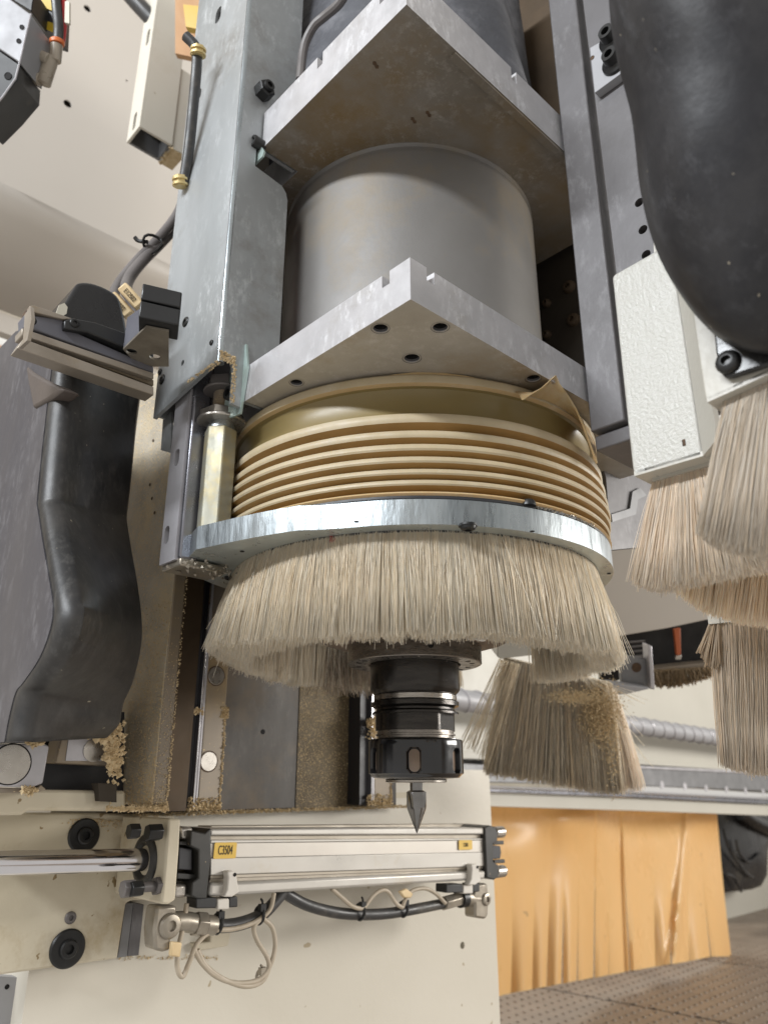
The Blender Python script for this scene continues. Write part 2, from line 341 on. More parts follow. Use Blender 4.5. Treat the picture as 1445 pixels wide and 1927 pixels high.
def bristles(name, roots, tips, rad, m, parent, bend=.003, var=.22, seg=3, base=(1, 1, 1), tipdark=0):
    roots = np.asarray(roots, float); tips = np.asarray(tips, float); n = len(roots); K = seg+1
    d = tips-roots; L = np.linalg.norm(d, axis=1, keepdims=True); dn = d/L
    a = np.cross(dn, np.array([[.3, .5, .81]])); a /= np.linalg.norm(a, axis=1, keepdims=True); b = np.cross(dn, a)
    bx = rng.normal(0, bend, (n, 1)); by = rng.normal(0, bend, (n, 1))
    rr = rad*rng.uniform(.75, 1.25, (n, 1)); vs = np.zeros((n, K, 3, 3)); t_ = np.linspace(0, 1, K)
    for k, t in enumerate(t_):
        c = roots+d*t+(a*bx+b*by)*(t*(1-t)*4*.5+t*t*.35)
        for j in range(3):
            an = 2*math.pi*j/3; vs[:, k, j] = c+(a*math.cos(an)+b*math.sin(an))*rr
    vs = vs.reshape(-1, 3); off = np.array(parent['wl']) if parent else vs.mean(axis=0); vs = vs-off
    idx = np.arange(n)[:, None, None]*K*3
    q = []
    for k in range(seg):
        for j in range(3):
            j2 = (j+1) % 3; q.append([k*3+j, k*3+j2, (k+1)*3+j2, (k+1)*3+j])
    quads = (np.array(q)[None]+idx).reshape(-1, 4)
    tri = (np.array([[seg*3, seg*3+1, seg*3+2]])[None]+idx).reshape(-1, 3)
    me = bpy.data.meshes.new(name); me.vertices.add(len(vs)); me.vertices.foreach_set('co', vs.ravel())
    nl = quads.size+tri.size; me.loops.add(nl); me.loops.foreach_set('vertex_index', np.concatenate([quads.ravel(), tri.ravel()]))
    npoly = len(quads)+len(tri); me.polygons.add(npoly)
    me.polygons.foreach_set('loop_start', np.concatenate([np.arange(len(quads))*4, quads.size+np.arange(len(tri))*3]))
    me.polygons.foreach_set('use_smooth', [True]*npoly)
    me.update(calc_edges=True); me.validate()
    ca = me.color_attributes.new('tint', 'FLOAT_COLOR', 'POINT')
    g = 1-var*rng.random((n, 1))**1.6; w = rng.uniform(-.03, .03, (n, 1))
    c = np.ones((n, K*3, 4)); c[:, :, :3] = (g*np.array([base])*np.concatenate([1+w, np.ones((n, 1)), 1-w*1.6], 1))[:, None, :]
    ca.data.foreach_set('color', c.ravel()); me.materials.append(MAT[m])
    o = bpy.data.objects.new(name, me); COL.objects.link(o); o['kind'] = 'stuff'; o['wl'] = tuple(off)
    if parent: o.parent = parent
    else: o.location = off
    return o
def crumbs(b, fn, n, s0, s1, m=None):
    for i in range(n):
        c = V(fn()); s = random.uniform(s0, s1); vs = []
        for k in range(6):
            ax = [(1, 0, 0), (-1, 0, 0), (0, 1, 0), (0, -1, 0), (0, 0, 1), (0, 0, -1)][k]
            vs.append(c+V(ax)*s*random.uniform(.4, 1.2)+V((random.uniform(-.3, .3), random.uniform(-.3, .3), random.uniform(-.3, .3)))*s)
        b.add(vs, [(0, 2, 4), (2, 1, 4), (1, 3, 4), (3, 0, 4), (2, 0, 5), (1, 2, 5), (3, 1, 5), (0, 3, 5)], m)
    return b
def lerp(a, b, t): return V(a)*(1-t)+V(b)*t
def arc(r, p0, p1, z, n=24): return [C(r, p0+(p1-p0)*i/n, z) for i in range(n+1)]
def text(s, pos, xdir, ydir, size, m, parent, name='lettering', depth=.0002, font_sx=1.):
    cu = bpy.data.curves.new(name, 'FONT'); cu.body = s; cu.size = 1; cu.align_x = 'CENTER'; cu.align_y = 'CENTER'; cu.extrude = .01
    t = bpy.data.objects.new(name, cu); COL.objects.link(t); dg = bpy.context.evaluated_depsgraph_get()
    me = bpy.data.meshes.new_from_object(t.evaluated_get(dg)); bpy.data.objects.remove(t)
    xd, yd = V(xdir).normalized(), V(ydir).normalized(); zd = xd.cross(yd); pos = V(pos); off = V(parent['wl'])
    for v in me.vertices:
        c = v.co.copy(); v.co = pos+xd*(c.x*size*font_sx)+yd*(c.y*size)+zd*(depth+c.z*.01) - off
    me.materials.clear(); me.materials.append(MAT[m]); o = bpy.data.objects.new(name, me); COL.objects.link(o); o.parent = parent; o['wl'] = tuple(off); return o
# ============================================================ 1. SPINDLE
zL0, zL1, zU0, zU1 = .2325, .2585, .4435, .478
st = thing('spindle_motor', (0, 0, .07), 'round grey spindle motor body between the two pointed aluminium plates', 'spindle motor')
b = MB(); b.lathe([(.100, .252), (.1055, .2545), (.1055, .436), (.1035, .4375), (.1035, .4415), (.1055, .443), (.1055, .4436)], seg=96); b.build('motor_body', 'motor_casting', st)
b = MB(); b.lathe([(.088, .2325), (.088, .15), (.082, .14), (.080, .108), (.066, .0925), (.052, .0885), (.0, .0885)], seg=64); b.build('spindle_nose', 'nose_brown', st)
b = MB(); b.lathe([(.030, .0885), (.0468, .0885), (.0472, .088), (.0472, .0765), (.0466, .076), (.0325, .076), (.0325, .0775), (0, .0775)], seg=72); nr = b.build('nose_ring', 'spindle_nose_metal', st)
for k in range(24):
    a = k*15+4
    b = MB(); p = C(.0405, a, .0759); b.obox(p, C(1, a, 0)*.0017, C(1, a+90, 0)*.0006, (0, 0, .0002)); b.build('slot', 'hole_black' if k % 3 else 'ground_steel', nr)
hole(nr, C(.0473, 13, .0825), C(1, 13, 0), .0017)
b = MB(); b.prism([C(.058, 48, .086), C(.060, 56, .098), C(.054, 60, .108), C(.048, 50, .104), C(.046, 46, .09)], C(.006, 130, 0)); b.build('white_seal', 'white_plastic', st, bevel=.002)

def plate(z0, z1, nz, notches, label, upper):
    a = thing('mounting_plate', (-.15, -.148, z0), label, 'mounting plate', 'pointed aluminium spindle plates')
    EX = .110 if upper else .15; low = [(-.15, -.148), (EX, -.148), (EX, EX), (-.117, EX), (-.117, .0045), (-.15, .0045)]
    m = 'plate_aluminium'
    b = MB()
    hs = []
    if not upper:
        for q, r in (((716, 618), .0042), ((828, 616), .0042), ((775, 674), .0046), ((558, 720), .0038), ((1003, 712), .0042)):
            p = P(*q, Z=z0); hs.append((p, r))
    top = []
    # outline of the slotted top layer: narrow V-cuts across both front edges
    L = [(-.15, -.148)]
    rt = sorted([v for v in notches if v > 0]); lf = sorted([-v for v in notches if v < 0])
    for v in rt: L += [(-.15+v, -.148), (-.15+v+.0015, -.138), (-.15+v+.0055, -.138), (-.15+v+.006, -.148)]
    L += [(EX, -.148), (EX, EX), (-.117, EX), (-.117, .0045), (-.15, .0045)]
    for v in sorted(lf, reverse=True): L += [(-.15, -.148+v+.006), (-.14, -.148+v+.0055), (-.14, -.148+v+.0015), (-.15, -.148+v)]
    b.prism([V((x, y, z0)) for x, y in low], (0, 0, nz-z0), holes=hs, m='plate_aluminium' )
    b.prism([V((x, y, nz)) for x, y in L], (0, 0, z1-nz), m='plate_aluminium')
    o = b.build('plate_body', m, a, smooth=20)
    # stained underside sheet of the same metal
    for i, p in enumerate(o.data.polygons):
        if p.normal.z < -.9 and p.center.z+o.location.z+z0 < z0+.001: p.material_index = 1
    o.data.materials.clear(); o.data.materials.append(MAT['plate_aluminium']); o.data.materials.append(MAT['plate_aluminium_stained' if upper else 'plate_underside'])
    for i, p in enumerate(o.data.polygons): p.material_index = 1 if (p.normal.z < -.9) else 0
    for p, r in hs:
        b = MB(); b.nocap = True; b.lathe([(r*1.25, -.0002), (r*1.02, .0003), (r*.98, .0008)]+[(r*(.93 if i % 2 else .99), .001+i*.0007) for i in range(9)]+[(r*.9, .0075), (0, .0075)], p, (0, 0, 1), 20, mf=lambda j: 'hole_black' if j > 3 else 'bar_grey')
        b.build('threaded_bore', 'rail_grey', a)
    return a
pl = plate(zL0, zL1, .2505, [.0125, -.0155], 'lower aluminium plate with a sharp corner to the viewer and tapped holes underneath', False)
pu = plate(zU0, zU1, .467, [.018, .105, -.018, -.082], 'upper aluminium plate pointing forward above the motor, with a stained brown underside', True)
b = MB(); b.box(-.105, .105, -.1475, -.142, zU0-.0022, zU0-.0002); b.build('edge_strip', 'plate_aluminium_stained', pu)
for k, (x, y, sx, sy) in enumerate([(707, 122, .002, .008), (778, 226, .004, .0015), (806, 214, .003, .001)]):
    p = P(x, y, Z=zU0); b = MB(); b.lathe([(.001*2, 0), (.001*2, .0002)], p-V((0, 0, .0003)), (0, 0, 1), 10, ring=lambda r, h, a: r*(1+.6*math.cos(2*a+1)+.2*math.sin(5*a))); b.build('scrape', 'hole_brown', pu)

# ------------------------------------------------------------ tool holder and bit
th = thing('tool_holder', (0, 0, 0), 'black collet holder with slotted clamping nut hanging from the spindle', 'tool holder')
b = MB(); b.lathe([(.0300, .0776), (.0312, .077), (.0312, .0585), (.0306, .0575), (.0285, .0553), (.0285, .0548)], seg=72, m='dark_steel'); b.build('spindle_collar', 'dark_steel', th)
b = MB(); b.lathe([(.0284, .0547), (.0288, .0543), (.0288, .0512), (.0284, .0508)], seg=72); b.build('ground_band', 'ground_steel', th)
b = MB(); b.lathe([(.0284, .0507), (.0302, .0502), (.0302, .0472), (.0272, .0458), (.0272, .0445), (.0298, .0432), (.0298, .0418)], seg=72); b.build('gripper_groove', 'dark_steel', th)
def flat(r, h, a):
    c = abs(((a*180/math.pi+22) % 180)-90); return min(r, .0235/max(.3, math.cos(math.radians(c)))) if c < 60 else r
b = MB(); b.lathe([(.0278, .0417), (.0278, .0412), (.0278, .0318), (.0278, .0310)], seg=96, ring=flat); b.build('wrench_flats', 'dark_steel', th)
b = MB(); b.lathe([(.0262, .0309), (.0262, .0292), (.0272, .0288), (.0272, .0280), (.0258, .0277), (.0258, .0262)], seg=72); b.build('threaded_neck', 'spindle_nose_metal', th)
NS = 6
def nutr(r, h, a):
    # six rounded spanner slots sunk into the rim
    c = ((math.degrees(a)+2+360/NS/2) % (360/NS))-360/NS/2; hw = 8.2
    if r > .028 and .0035 < h < .0195:
        t = min(1, (.0195-h)/.004) if h > .0155 else 1; t2 = min(1, (h-.0035)/.004) if h < .0075 else 1
        w = hw*math.sqrt(max(0, 1-(1-min(t, t2))**2))
        if abs(c) < w: return r-.0042
    return r
b = MB(); hs = [.0, .0004, .0015, .0025]+[.0035+.016*i/20 for i in range(21)]+[.021, .0235, .0249, .0256, .026]
pr = [(.0, -.0004), (.020, -.0004), (.0212, .0002), (.0285, .0008)]+[(.0288+.0032*min(1, h/.0035), h+.0005) for h in hs[1:4]]+[(.0320, h) for h in hs[4:-4]]+[(.0320, .0235), (.0316, .0249), (.0305, .0256), (.027, .026)]
b.lathe(pr, seg=288, ring=nutr); cn = b.build('collet_nut', 'blackened_steel', th, smooth=40)
for k in range(NS):
    a = k*60-2; ap = C(.0279, a, .0115); ux = C(1, a+90, 0); b = MB()
    b.prism([ap+ux*(.0036*math.cos(t))+V((0, 0, (.0037 if math.sin(t) > 0 else -.0037)+.0034*math.sin(t))) for t in [2*math.pi*i/20 for i in range(20)]], C(.0006, a, 0)); b.build('slot_floor', 'nose_brown', cn)
b = MB(); b.lathe([(.0205, -.0005), (.0205, -.0018), (.0195, -.0022), (.0046, -.0022)], seg=48); b.build('collet_face', 'ground_steel', th)
bt = thing('engraving_bit', (0, 0, -.0335), 'short pointed steel bit held in the black collet nut', 'router bit')
b = MB(); b.lathe([(.0042, -.001), (.0042, -.0072)], seg=32); b.build('shank', 'carbide', bt)
b = MB(); b.lathe([(.0046, -.0070), (.0066, -.0080), (.0066, -.0172), (.0062, -.0190), (.0003, -.0335), (0, -.0336)], seg=48,
    ring=lambda r, h, a: min(r, r*(.72+.28*min(1, max(0, (-h-.012)/-.006+1))) / max(.55, abs(math.cos(a-2.2)))) if h < -.0105 else r); b.build('pointed_cutter', 'carbide', bt, smooth=25)

# ------------------------------------------------------------ bellows
bw = thing('dust_bellows', (0, 0, .15), 'round tan rubber bellows with stacked pleats under the lower plate', 'bellows')
zs = [.2032, .1912, .1822, .1742, .1668, .1603, .1540]
def wob(amp, ph): return lambda r, h, a: r*(1+amp*math.sin(a*2+ph)+amp*.5*math.sin(a*5+ph*2))
b = MB(); b.nocap = True; b.lathe([(.1335, .2322), (.1362, .2314), (.1378, .2298), (.1382, .2275), (.1376, .2250), (.1352, .2238), (.1330, .2232), (.1318, .2200), (.1320, .2110), (.1335, .2060), (.1362, .2040)], seg=128, m='rubber_cuff', mf=lambda j: 'rubber_ridge' if j < 4 else 'rubber_tan' if j < 5 else 'rubber_cuff', ring=wob(.0012, 1)); b.build('top_cuff', 'rubber_cuff', bw)
for i in range(6):
    z0, z1 = zs[i], zs[i+1]; h = z0-z1; R = .1388+.0022*math.sin(i/5*math.pi)+.0003*i
    b = MB(); b.nocap = True
    pr = [(R-.0085, z0+.0010), (R-.0030, z0+.0013), (R-.0004, z0+.0007), (R+.0007, z0-h*.10), (R+.0008, z0-h*.30), (R+.0001, z0-h*.44), (R-.0016, z0-h*.52), (R-.0042, z0-h*.66), (R-.0066, z0-h*.76), (R-.0095, z0-h*.82), (R-.0110, z1+.0012)]
    b.lathe(pr, seg=128, mf=lambda j: 'rubber_ridge' if j < 5 else 'rubber_orange', ring=wob(.0016, i*1.3)); b.build('pleat', 'rubber_tan', bw)
b = MB(); b.nocap = True; b.lathe([(.1345, .1538), (.141, .1535), (.1416, .1525), (.1400, .1512), (.1390, .1508)], seg=128, ring=wob(.001, 3)); b.build('bottom_lip', 'rubber_tan', bw)
# torn flap standing up beside the plate end
fl = [(28, 985, 752), (31, 1000, 742), (34, 1022, 728), (37, 1046, 706), (40, 1053, 722), (43, 1068, 742), (47, 1084, 768), (51, 1098, 800), (56, 1112, 838), (61, 1124, 872)]
b = MB(); vs = []
for k, (a, x, y) in enumerate(fl):
    e_ = .5 if 0 < k < len(fl)-1 else .2; tp = P(x, y, Y=-.1505-.0006*math.sin(k*1.7)); bs = C(.1385, a, .2262); md = lerp(bs, tp, .55)+V((0, -.0012, 0))+C(.0015*math.sin(k*2.1), a, 0)
    vs += [bs, md, tp, tp+V((0, .0014, .0002)), md+V((0, .0014, 0)), bs+V((0, .0014, 0))]
b.add(vs, [[i*6+r0, i*6+6+r0, i*6+6+r0+1, i*6+r0+1] for i in range(len(fl)-1) for r0 in range(5)]+[[0, 1, 4, 5], [1, 2, 3, 4]]); b.build('torn_flap', 'rubber_tan', bw, smooth=60)
b = MB(); vs = []; prof = [(-14, 0), (-9, .0005), (-4, .0035), (2, .0062), (8, .0058), (14, .004), (20, .0015), (26, .0)]
for a, h in prof: vs += [C(.1372, a, .2285), C(.1368, a, .2300+h*.45), C(.1350, a, .2300+h*.45), C(.1350, a, .2285)]
b.add(vs, [[i*4+k, i*4+4+k, i*4+4+k+1, i*4+k+1] for i in range(len(prof)-1) for k in range(3)]); b.build('raised_lip', 'rubber_tan', bw, smooth=60)

# ------------------------------------------------------------ brush ring
zr0, zr1 = .1340, .1490
br = thing('brush_ring', (0, 0, zr0), 'galvanised ring hung under the bellows with a full skirt of cream bristles', 'brush ring')
tab = [P(369, 1034, Z=zr0)]; c0 = tab[0]
pts = []
phL = -62.; phE = -118.     # where the tab leaves and rejoins the circle (degrees round the axis)
a = -15.
circ = [C(.1408, t, zr0) for t in np.linspace(a, 360+phE, 110)]
tabpts = [P(q[0], q[1], Z=zr0) for q in [(435, 1111), (404, 1100), (372, 1086), (350, 1072), (352, 1052)]]+[c0]
cc = [C(.148, -52, zr0), C(.1425, -38, zr0)]
outl = circ+tabpts+[P(x, y, Z=zr0) for x, y in [(402, 1027), (440, 1019), (480, 1011), (520, 1004), (560, 998), (600, 997), (628, 995)]]
b = MB(); b.prism(outl, (0, 0, zr1-zr0), holes=[((0, 0, zr0), .1305)], hole_seg=96); rg = b.build('ring_plate', 'zinc_bright', br, bevel=.0008, smooth=30)
rg.data.materials.clear(); rg.data.materials.append(MAT['zinc_bright']); rg.data.materials.append(MAT['zinc_ring_face'])
for p in rg.data.polygons: p.material_index = 1 if abs(p.normal.z) > .8 else 0
b = MB(); b.nocap = True; b.lathe([(.131, .1490), (.1395, .1492), (.1402, .1500), (.1402, .1514), (.139, .1522), (.134, .1522)], seg=128); b.build('gasket', 'gasket_black', br)
screw(br, P(880, 987, Z=zr0), (0, 0, -1), .0047, .0035, 'button', washer=.0052)
screw(br, P(432, 1086, Z=zr0), (0, 0, -1), .0035, .002, 'button')
for q in ((671, 981), (1001, 999), (1145, 1079), (456, 1037)): hole(br, P(*q, Z=zr0), (0, 0, -1), .0013)
screw(br, C(.1395, 29, .1505), (0, 0, 1), .0045, .004, 'button')
b = MB(); b.lathe([(.1290, .1330), (.1300, .1330), (.1302, .1380), (.1290, .1380)], seg=96); b.build('brush_backing', 'gasket_black', br)
b = MB()
for k in range(46):
    a = 30+k*.55+random.uniform(-.2, .2); b.tube([C(.1400+random.uniform(-.001, .001), a+j*.5, .1495+random.uniform(0, .0022)) for j in range(3)], .0005, 5, sm=1)
b.build('sealant_crumbs', 'fitting_nickel', br)['kind'] = 'stuff'
# skirt
N = 34000; ph = rng.uniform(-180, 180, N)
front = (ph > -132) & (ph < 128)
gap = ((ph > 128) & (ph < 163)) | ((ph > -180) & (ph < -172) & (rng.random(N) < .3))
keep = ~gap; ph = ph[keep]; N = len(ph)
tuft = np.round(ph/5.2); tr = np.random.default_rng(3); tl = tr.uniform(-1, 1, 200)[(tuft.astype(int)+90) % 200]; ts = tr.uniform(-1, 1, 200)[(tuft.astype(int)+40) % 200]
rr0 = np.where(rng.random(N) < .62, rng.uniform(.1280, .1298, N), rng.uniform(.1165, .1262, N)); lay = (rr0-.1165)/.0131
left = np.exp(-((ph+78)/30)**2); rt = np.exp(-((ph-80)/26)**2)
fl = .0015+.0042*lay + .009*left*lay + .005*rt + .0012*tl
pull = (tuft*5.2-ph)*(.10+.16*(ts > .3))+ts*.8
zt = .0742+.0014*tl+.0008*ts+rng.normal(0, .0008, N)-.0012*(1-lay)-np.where(rng.random(N) < .04, rng.uniform(0, .004, N), 0) + .011*left*lay
stray = rng.random(N) < .006
ph2 = ph+pull+rng.normal(0, .55, N)+np.where(stray, rng.normal(0, 4, N), 0); fl = fl+rng.normal(0, .0011, N)+np.where(stray, rng.uniform(0, .01, N), 0)
ph2 = ph2 - 2*left
def cyl_np(r, p, z):
    a = np.radians(p); nc = np.array(NC); tc = np.array(TC)
    return nc[None]*(np.cos(a)*r)[:, None]+tc[None]*(np.sin(a)*r)[:, None]+np.array([[0, 0, 1.]])*z[:, None]
sk = bristles('bristles', cyl_np(rr0, ph, np.full(N, .1365)), cyl_np(rr0+fl, ph2, zt), .00017, 'bristle_cream', br, bend=.0018, var=.13, seg=2)
b = MB(); b.nocap = True; b.lathe([(.1276, .1345), (.1292, .10), (.1302, .0795)], seg=192)
b.f = [f for f in b.f if all((lambda a: not (a > 126 or a < -172))(math.degrees(math.atan2(b.v[i].dot(TC), b.v[i].dot(NC)))) for i in f)]; b.m = [0]*len(b.f)
b.build('bristle_fill_sheet', 'bristle_core', br)  # added pale sheet behind the hairs, keeps the gaps from going dark
# a few long splayed hairs
n = 34; p0 = rng.choice([-80, -70, 75, 84, 92], n)+rng.normal(0, 5, n)
bristles('stray_bristles', cyl_np(np.full(n, .128), p0, np.full(n, .125)), cyl_np(rng.uniform(.134, .146, n), p0+rng.normal(0, 5, n), rng.uniform(.066, .095, n)), .00018, 'bristle_cream', br, var=.1)
n = 7; p0 = rng.normal(-21.5, .25, n); bristles('red_marked_bristles', cyl_np(np.full(n, .1302), p0, np.full(n, .1340)), cyl_np(np.full(n, .1310), p0, rng.uniform(.1285, .1305, n)), .00016, 'red_plastic', br, var=.1)
# brown matted tuft at the back left
n = 380; p0 = rng.uniform(-166, -142, n)
bristles('matted_bristles', cyl_np(np.full(n, .125), p0, np.full(n, .130)), cyl_np(rng.uniform(.11, .128, n), p0+rng.normal(-2, 6, n), rng.uniform(.064, .080, n)), .0003, 'bristle_grey', br, bend=.004, base=(.6, .55, .5))
# ============================================================ 2. LEFT COLUMN, BAR, SPACER
xc, yc = -.1712, .006
cl = thing('channel_column', (xc, yc, .245), 'tall galvanised steel channel standing left of the motor with sawdust on its lower edge', 'steel channel')
zt_ = .80
b = MB(); bl = P(290, 786, X=xc); b0 = P(371, 0, X=xc)
hs = [(P(411, 28, X=xc), .0045, V((0, 0, .004))), (P(374, 179, X=xc), .0042, V((0, 0, .002))), (P(314, 634, X=xc), .0018), (P(344, 683, X=xc), .0022)]
b.prism([(xc, yc+.0015, .2555), (xc, yc+.0015, zt_), (xc, .0955, zt_), (xc, .0915, .2445)], (.0028, 0, 0), holes=hs); b.build('web', 'zinc_sheet', cl, smooth=25)
b = MB(); b.lathe([(.0032, .2555), (.0032, zt_)], (xc+.0032, yc+.0032, 0), (0, 0, 1), 24); b.build('rounded_edge', 'zinc_bright', cl)
fo = [(xc+.0035, .262), (-.1615, .259), (-.1590, .2520), (-.1590, .2285), (-.1500, .2275), (-.1500, .2330), (-.1245, .2330), (-.1240, .412), (-.1255, .418), (-.1295, .4225), (-.1540, .4255), (-.1540, .4435), (-.1190, .4435), (-.1185, zt_), (xc+.0035, zt_)]
b = MB(); b.prism([V((x, yc, z)) for x, z in fo], (0, .0026, 0)); b.build('side_flange', 'zinc_sheet', cl, smooth=25)
b = MB(); b.box(xc+.004, -.13, .0900, .0925, .2470, zt_); b.build('rear_flange', 'zinc_sheet', cl)
nv = (-1, 0, 0)
for q, r in (((350, 606), .0040), ((306, 714), .0040), ((302, 700), .0026), ((322, 634), .0018), ((399, 645), .0020), ((344, 683), .0022)):
    if q == (344, 683) or q == (322, 634): continue
    screw(cl, P(*q, X=xc), nv, r, .0012, 'button')
sp = P(492, 177, Y=yc); screw(cl, sp, (0, -1, 0), .0072, .009, 'hex'); screw(cl, sp-V((0, .009, 0)), (0, -1, 0), .0042, .003, 'socket')
for q, dz in (((437, 742), 0), ((483, 270), 0)):
    p = P(*q, X=-.1545); screw(cl, p+V((.006, 0, 0)), nv, .0050, .010, 'socket', name='cap_screw')
b = MB(); b.prism([P(x, y, X=-.1520) for x, y in [(437, 673), (463, 647), (466, 690), (452, 778), (433, 786), (420, 778)]], (.0015, 0, 0)); b.build('shim_plate', 'green_zinc', cl)
b = MB(); b.prism([P(x, y, X=-.1520) for x, y in [(472, 292), (486, 266), (497, 284), (494, 294), (476, 312)]], (.0015, 0, 0)); b.build('shim_plate', 'green_zinc', cl)
b = MB(); crumbs(b, lambda: (xc+random.choice([-.0002, .002]), random.uniform(.006, .045), .2555-.002*random.random()), 150, .0004, .0011)
crumbs(b, lambda: (random.uniform(-.160, -.157), yc-.0001, random.uniform(.229, .258)), 120, .0004, .0010)
crumbs(b, lambda: (random.uniform(-.170, -.1585), yc-.0002, .2600+random.uniform(-.004, .003)), 160, .0004, .0011)
b.v = [p for p in b.v]; b.build('caked_sawdust', 'sawdust', cl)['kind'] = 'stuff'

# linear bar with slots
lb = thing('guide_bar', (-.168, .05, .118), 'slotted bright steel guide bar hanging below the channel beside the brush ring', 'guide bar')
xb = -.166
q0, q1, q2, q3 = P(334, 760, X=xb), P(352, 740, X=xb), P(330, 1049, X=xb), P(303, 1063, X=xb)
y0, y1 = .0345, .0515
yy1 = P(300, 1062, X=xb).y; yy0 = P(329, 1049, X=xb).y; zz = P(303, 1063, X=xb).z
b = MB(); b.prism([(xb, yy0, zz), (xb, yy1, zz), (xb, yy1, .30), (xb, yy0, .30)], (.004, 0, 0), holes=[(P(333, 861, X=xb), .0034, V((0, 0, .0030))), (P(314, 1007, X=xb), .0034, V((0, 0, .0030)))]); b.build('slotted_face', 'rail_steel', lb, bevel=.0006)
b = MB(); b.box(xb+.0042, xb+.016, yy0+.001, yy1-.001, zz+.002, .30); b.build('bar_core', 'hole_black', lb)  # core coloured black so the slots in front look dark
b = MB(); b.box(xb+.001, xb+.014, yy0-.0045, yy0-.0005, zz+.0005, .30); b.build('side_lip', 'rail_dark', lb, bevel=.0014)
b = MB(); b.box(xb+.0145, xb+.034, yy0-.0035, yy0+.004, zz+.003, .30); b.build('side_web', 'bar_grey', lb)
b = MB(); b.box(xb+.002, xb+.036, yy0-.004, yy1, zz-.004, zz+.0012); b.build('bottom_foot', 'fitting_nickel', lb, bevel=.001)
p = P(305, 830, X=xb-.001); b = MB(); b.prism([P(x, y, X=xb+.004) for x, y in [(307, 790), (322, 775), (322, 852), (303, 847)]], (.002, 0, 0)); b.build('stop_plate', 'zinc_sheet', lb)
b = MB(); crumbs(b, lambda: (random.uniform(xb, xb+.05), random.uniform(.03, .06), zz-.004+random.uniform(-.002, .003)), 90, .0006, .002); b.build('caked_dust', 'fitting_nickel', lb)['kind'] = 'stuff'
# hex spacer
hp = P(401, 1004, Z=zr1); hp.z = zr1
hx = thing('hex_spacer', hp, 'pale hexagonal spacer post standing on the ring tab under a large nut', 'spacer post')
def hexr(b, r, z0, z1, rot=0.): 
    pts = [hp+V((math.cos(math.radians(60*k+rot))*r, math.sin(math.radians(60*k+rot))*r, z0-hp.z)) for k in range(6)]; return b.prism(pts, (0, 0, z1-z0))
b = MB(); hexr(b, .0112, zr1+.0003, .2215, 12); b.build('hex_post', 'dusty_steel', hx, bevel=.0008).data.materials[0] = mat('pale_zinc_dusty', (.34, .33, .27), (.24, .235, .19), .45, .35, 60, dust=(.40, .33, .17), dust_amt=.38, dscale=50, stretch=(1, 1, .4))
b = MB(); b.lathe([(.0095, .2214), (.0095, .2235), (.0078, .2285)], (hp.x, hp.y, 0), (0, 0, 1), 24); b.build('tapered_neck', 'zinc_bright', hx)
b = MB(); hexr(b, .0150, .2290, .2350, 40); b.lathe([(.0165, .2265), (.0165, .2289)], (hp.x, hp.y, 0), (0, 0, 1), 32); b.build('lock_nut', 'bolt_steel', hx, bevel=.0007)
b = MB(); b.lathe([(.0062 if i % 2 else .0070, .2350+i*.0007) for i in range(38)], (hp.x, hp.y, 0), (0, 0, 1), 24); b.build('threaded_stud', 'dusty_steel', hx)
b = MB(); hexr(b, .0125, .2520, .2600, 10); b.lathe([(.014, .2500), (.014, .2519)], (hp.x, hp.y, 0), (0, 0, 1), 32); b.build('upper_nut', 'hose_grey', hx, bevel=.0007)

# ============================================================ 3. RIGHT RAILS AND PLATES
rs = thing('square_rail', (.011, -.16, .2), 'narrow grey steel rail running up the right of the motor plates', 'steel rail')
x0 = .011; zb = P(1120, 810, X=x0).z; ya, yb_ = -.1495, -.1735
b = MB(); b.prism([(x0, ya, zb), (x0, yb_, zb), (x0, yb_, .415), (x0, yb_-.001, .7), (x0, ya-.001, .7), (x0, ya-.001, .415)], (.02, 0, 0)); b.build('rail_bar', 'bar_grey', rs, bevel=.001)
b = MB(); b.box(x0+.004, x0+.06, ya-.028, ya, zb-.012, zb-.002); b.build('rail_foot', 'bar_grey', rs, bevel=.001)
sp_ = thing('drilled_plate', (.02, -.19, .3), 'broad grey steel plate with a row of drilled holes beside the black bell', 'steel plate')
x1 = .016; b = MB()
hs = [(P(*q, X=x1), .0032) for q in ((1202, 381), (1209, 432), (1215, 479), (1154, 50))]
b.prism([(x1, -.1775, .2), (x1, -.27, .2), (x1, -.27, .72), (x1, -.1775, .72)], (.012, 0, 0), holes=hs); b.build('plate_sheet', 'bar_grey', sp_, bevel=.0008)
for p, r in hs: b = MB(); b.cyl(p+V((.007, 0, 0)), p+V((.009, 0, 0)), .005); b.build('bore_floor', 'rust_brown', sp_)
sv = thing('clamp_plate', P(1145, 120, X=.008), 'small shiny silver plate held by two black screws, on the drilled plate', 'clamp plate')
b = MB(); b.prism([P(x, y, X=.009) for x, y in [(1109, 90), (1130, 78), (1190, 30), (1195, 118), (1118, 175)]], (.007, 0, 0)); b.build('silver_plate', 'white_metal', sv, bevel=.0005)
for q in ((1152, 75), (1158, 117)): screw(sv, P(*q, X=.009), nv, .0068, .0105, 'flange')
hole(sv, P(1114, 109, X=.009), nv, .0016, m='hole_brown')
lp = thing('lower_bracket', (.05, -.15, .2), 'dark grey bracket plate with one oval hole behind the right of the bellows', 'bracket plate')
yb2 = -.092
b = MB(); b.prism([P(x, y, Y=yb2) for x, y in [(1100, 760), (1125, 815), (1212, 862), (1250, 900), (1250, 1025), (1150, 1035), (1140, 900)]], (0, .006, 0), holes=[(P(1166, 872, Y=yb2), .0035, V((.003, 0, 0)))]); b.build('bracket_sheet', 'bar_grey', lp, bevel=.0006)
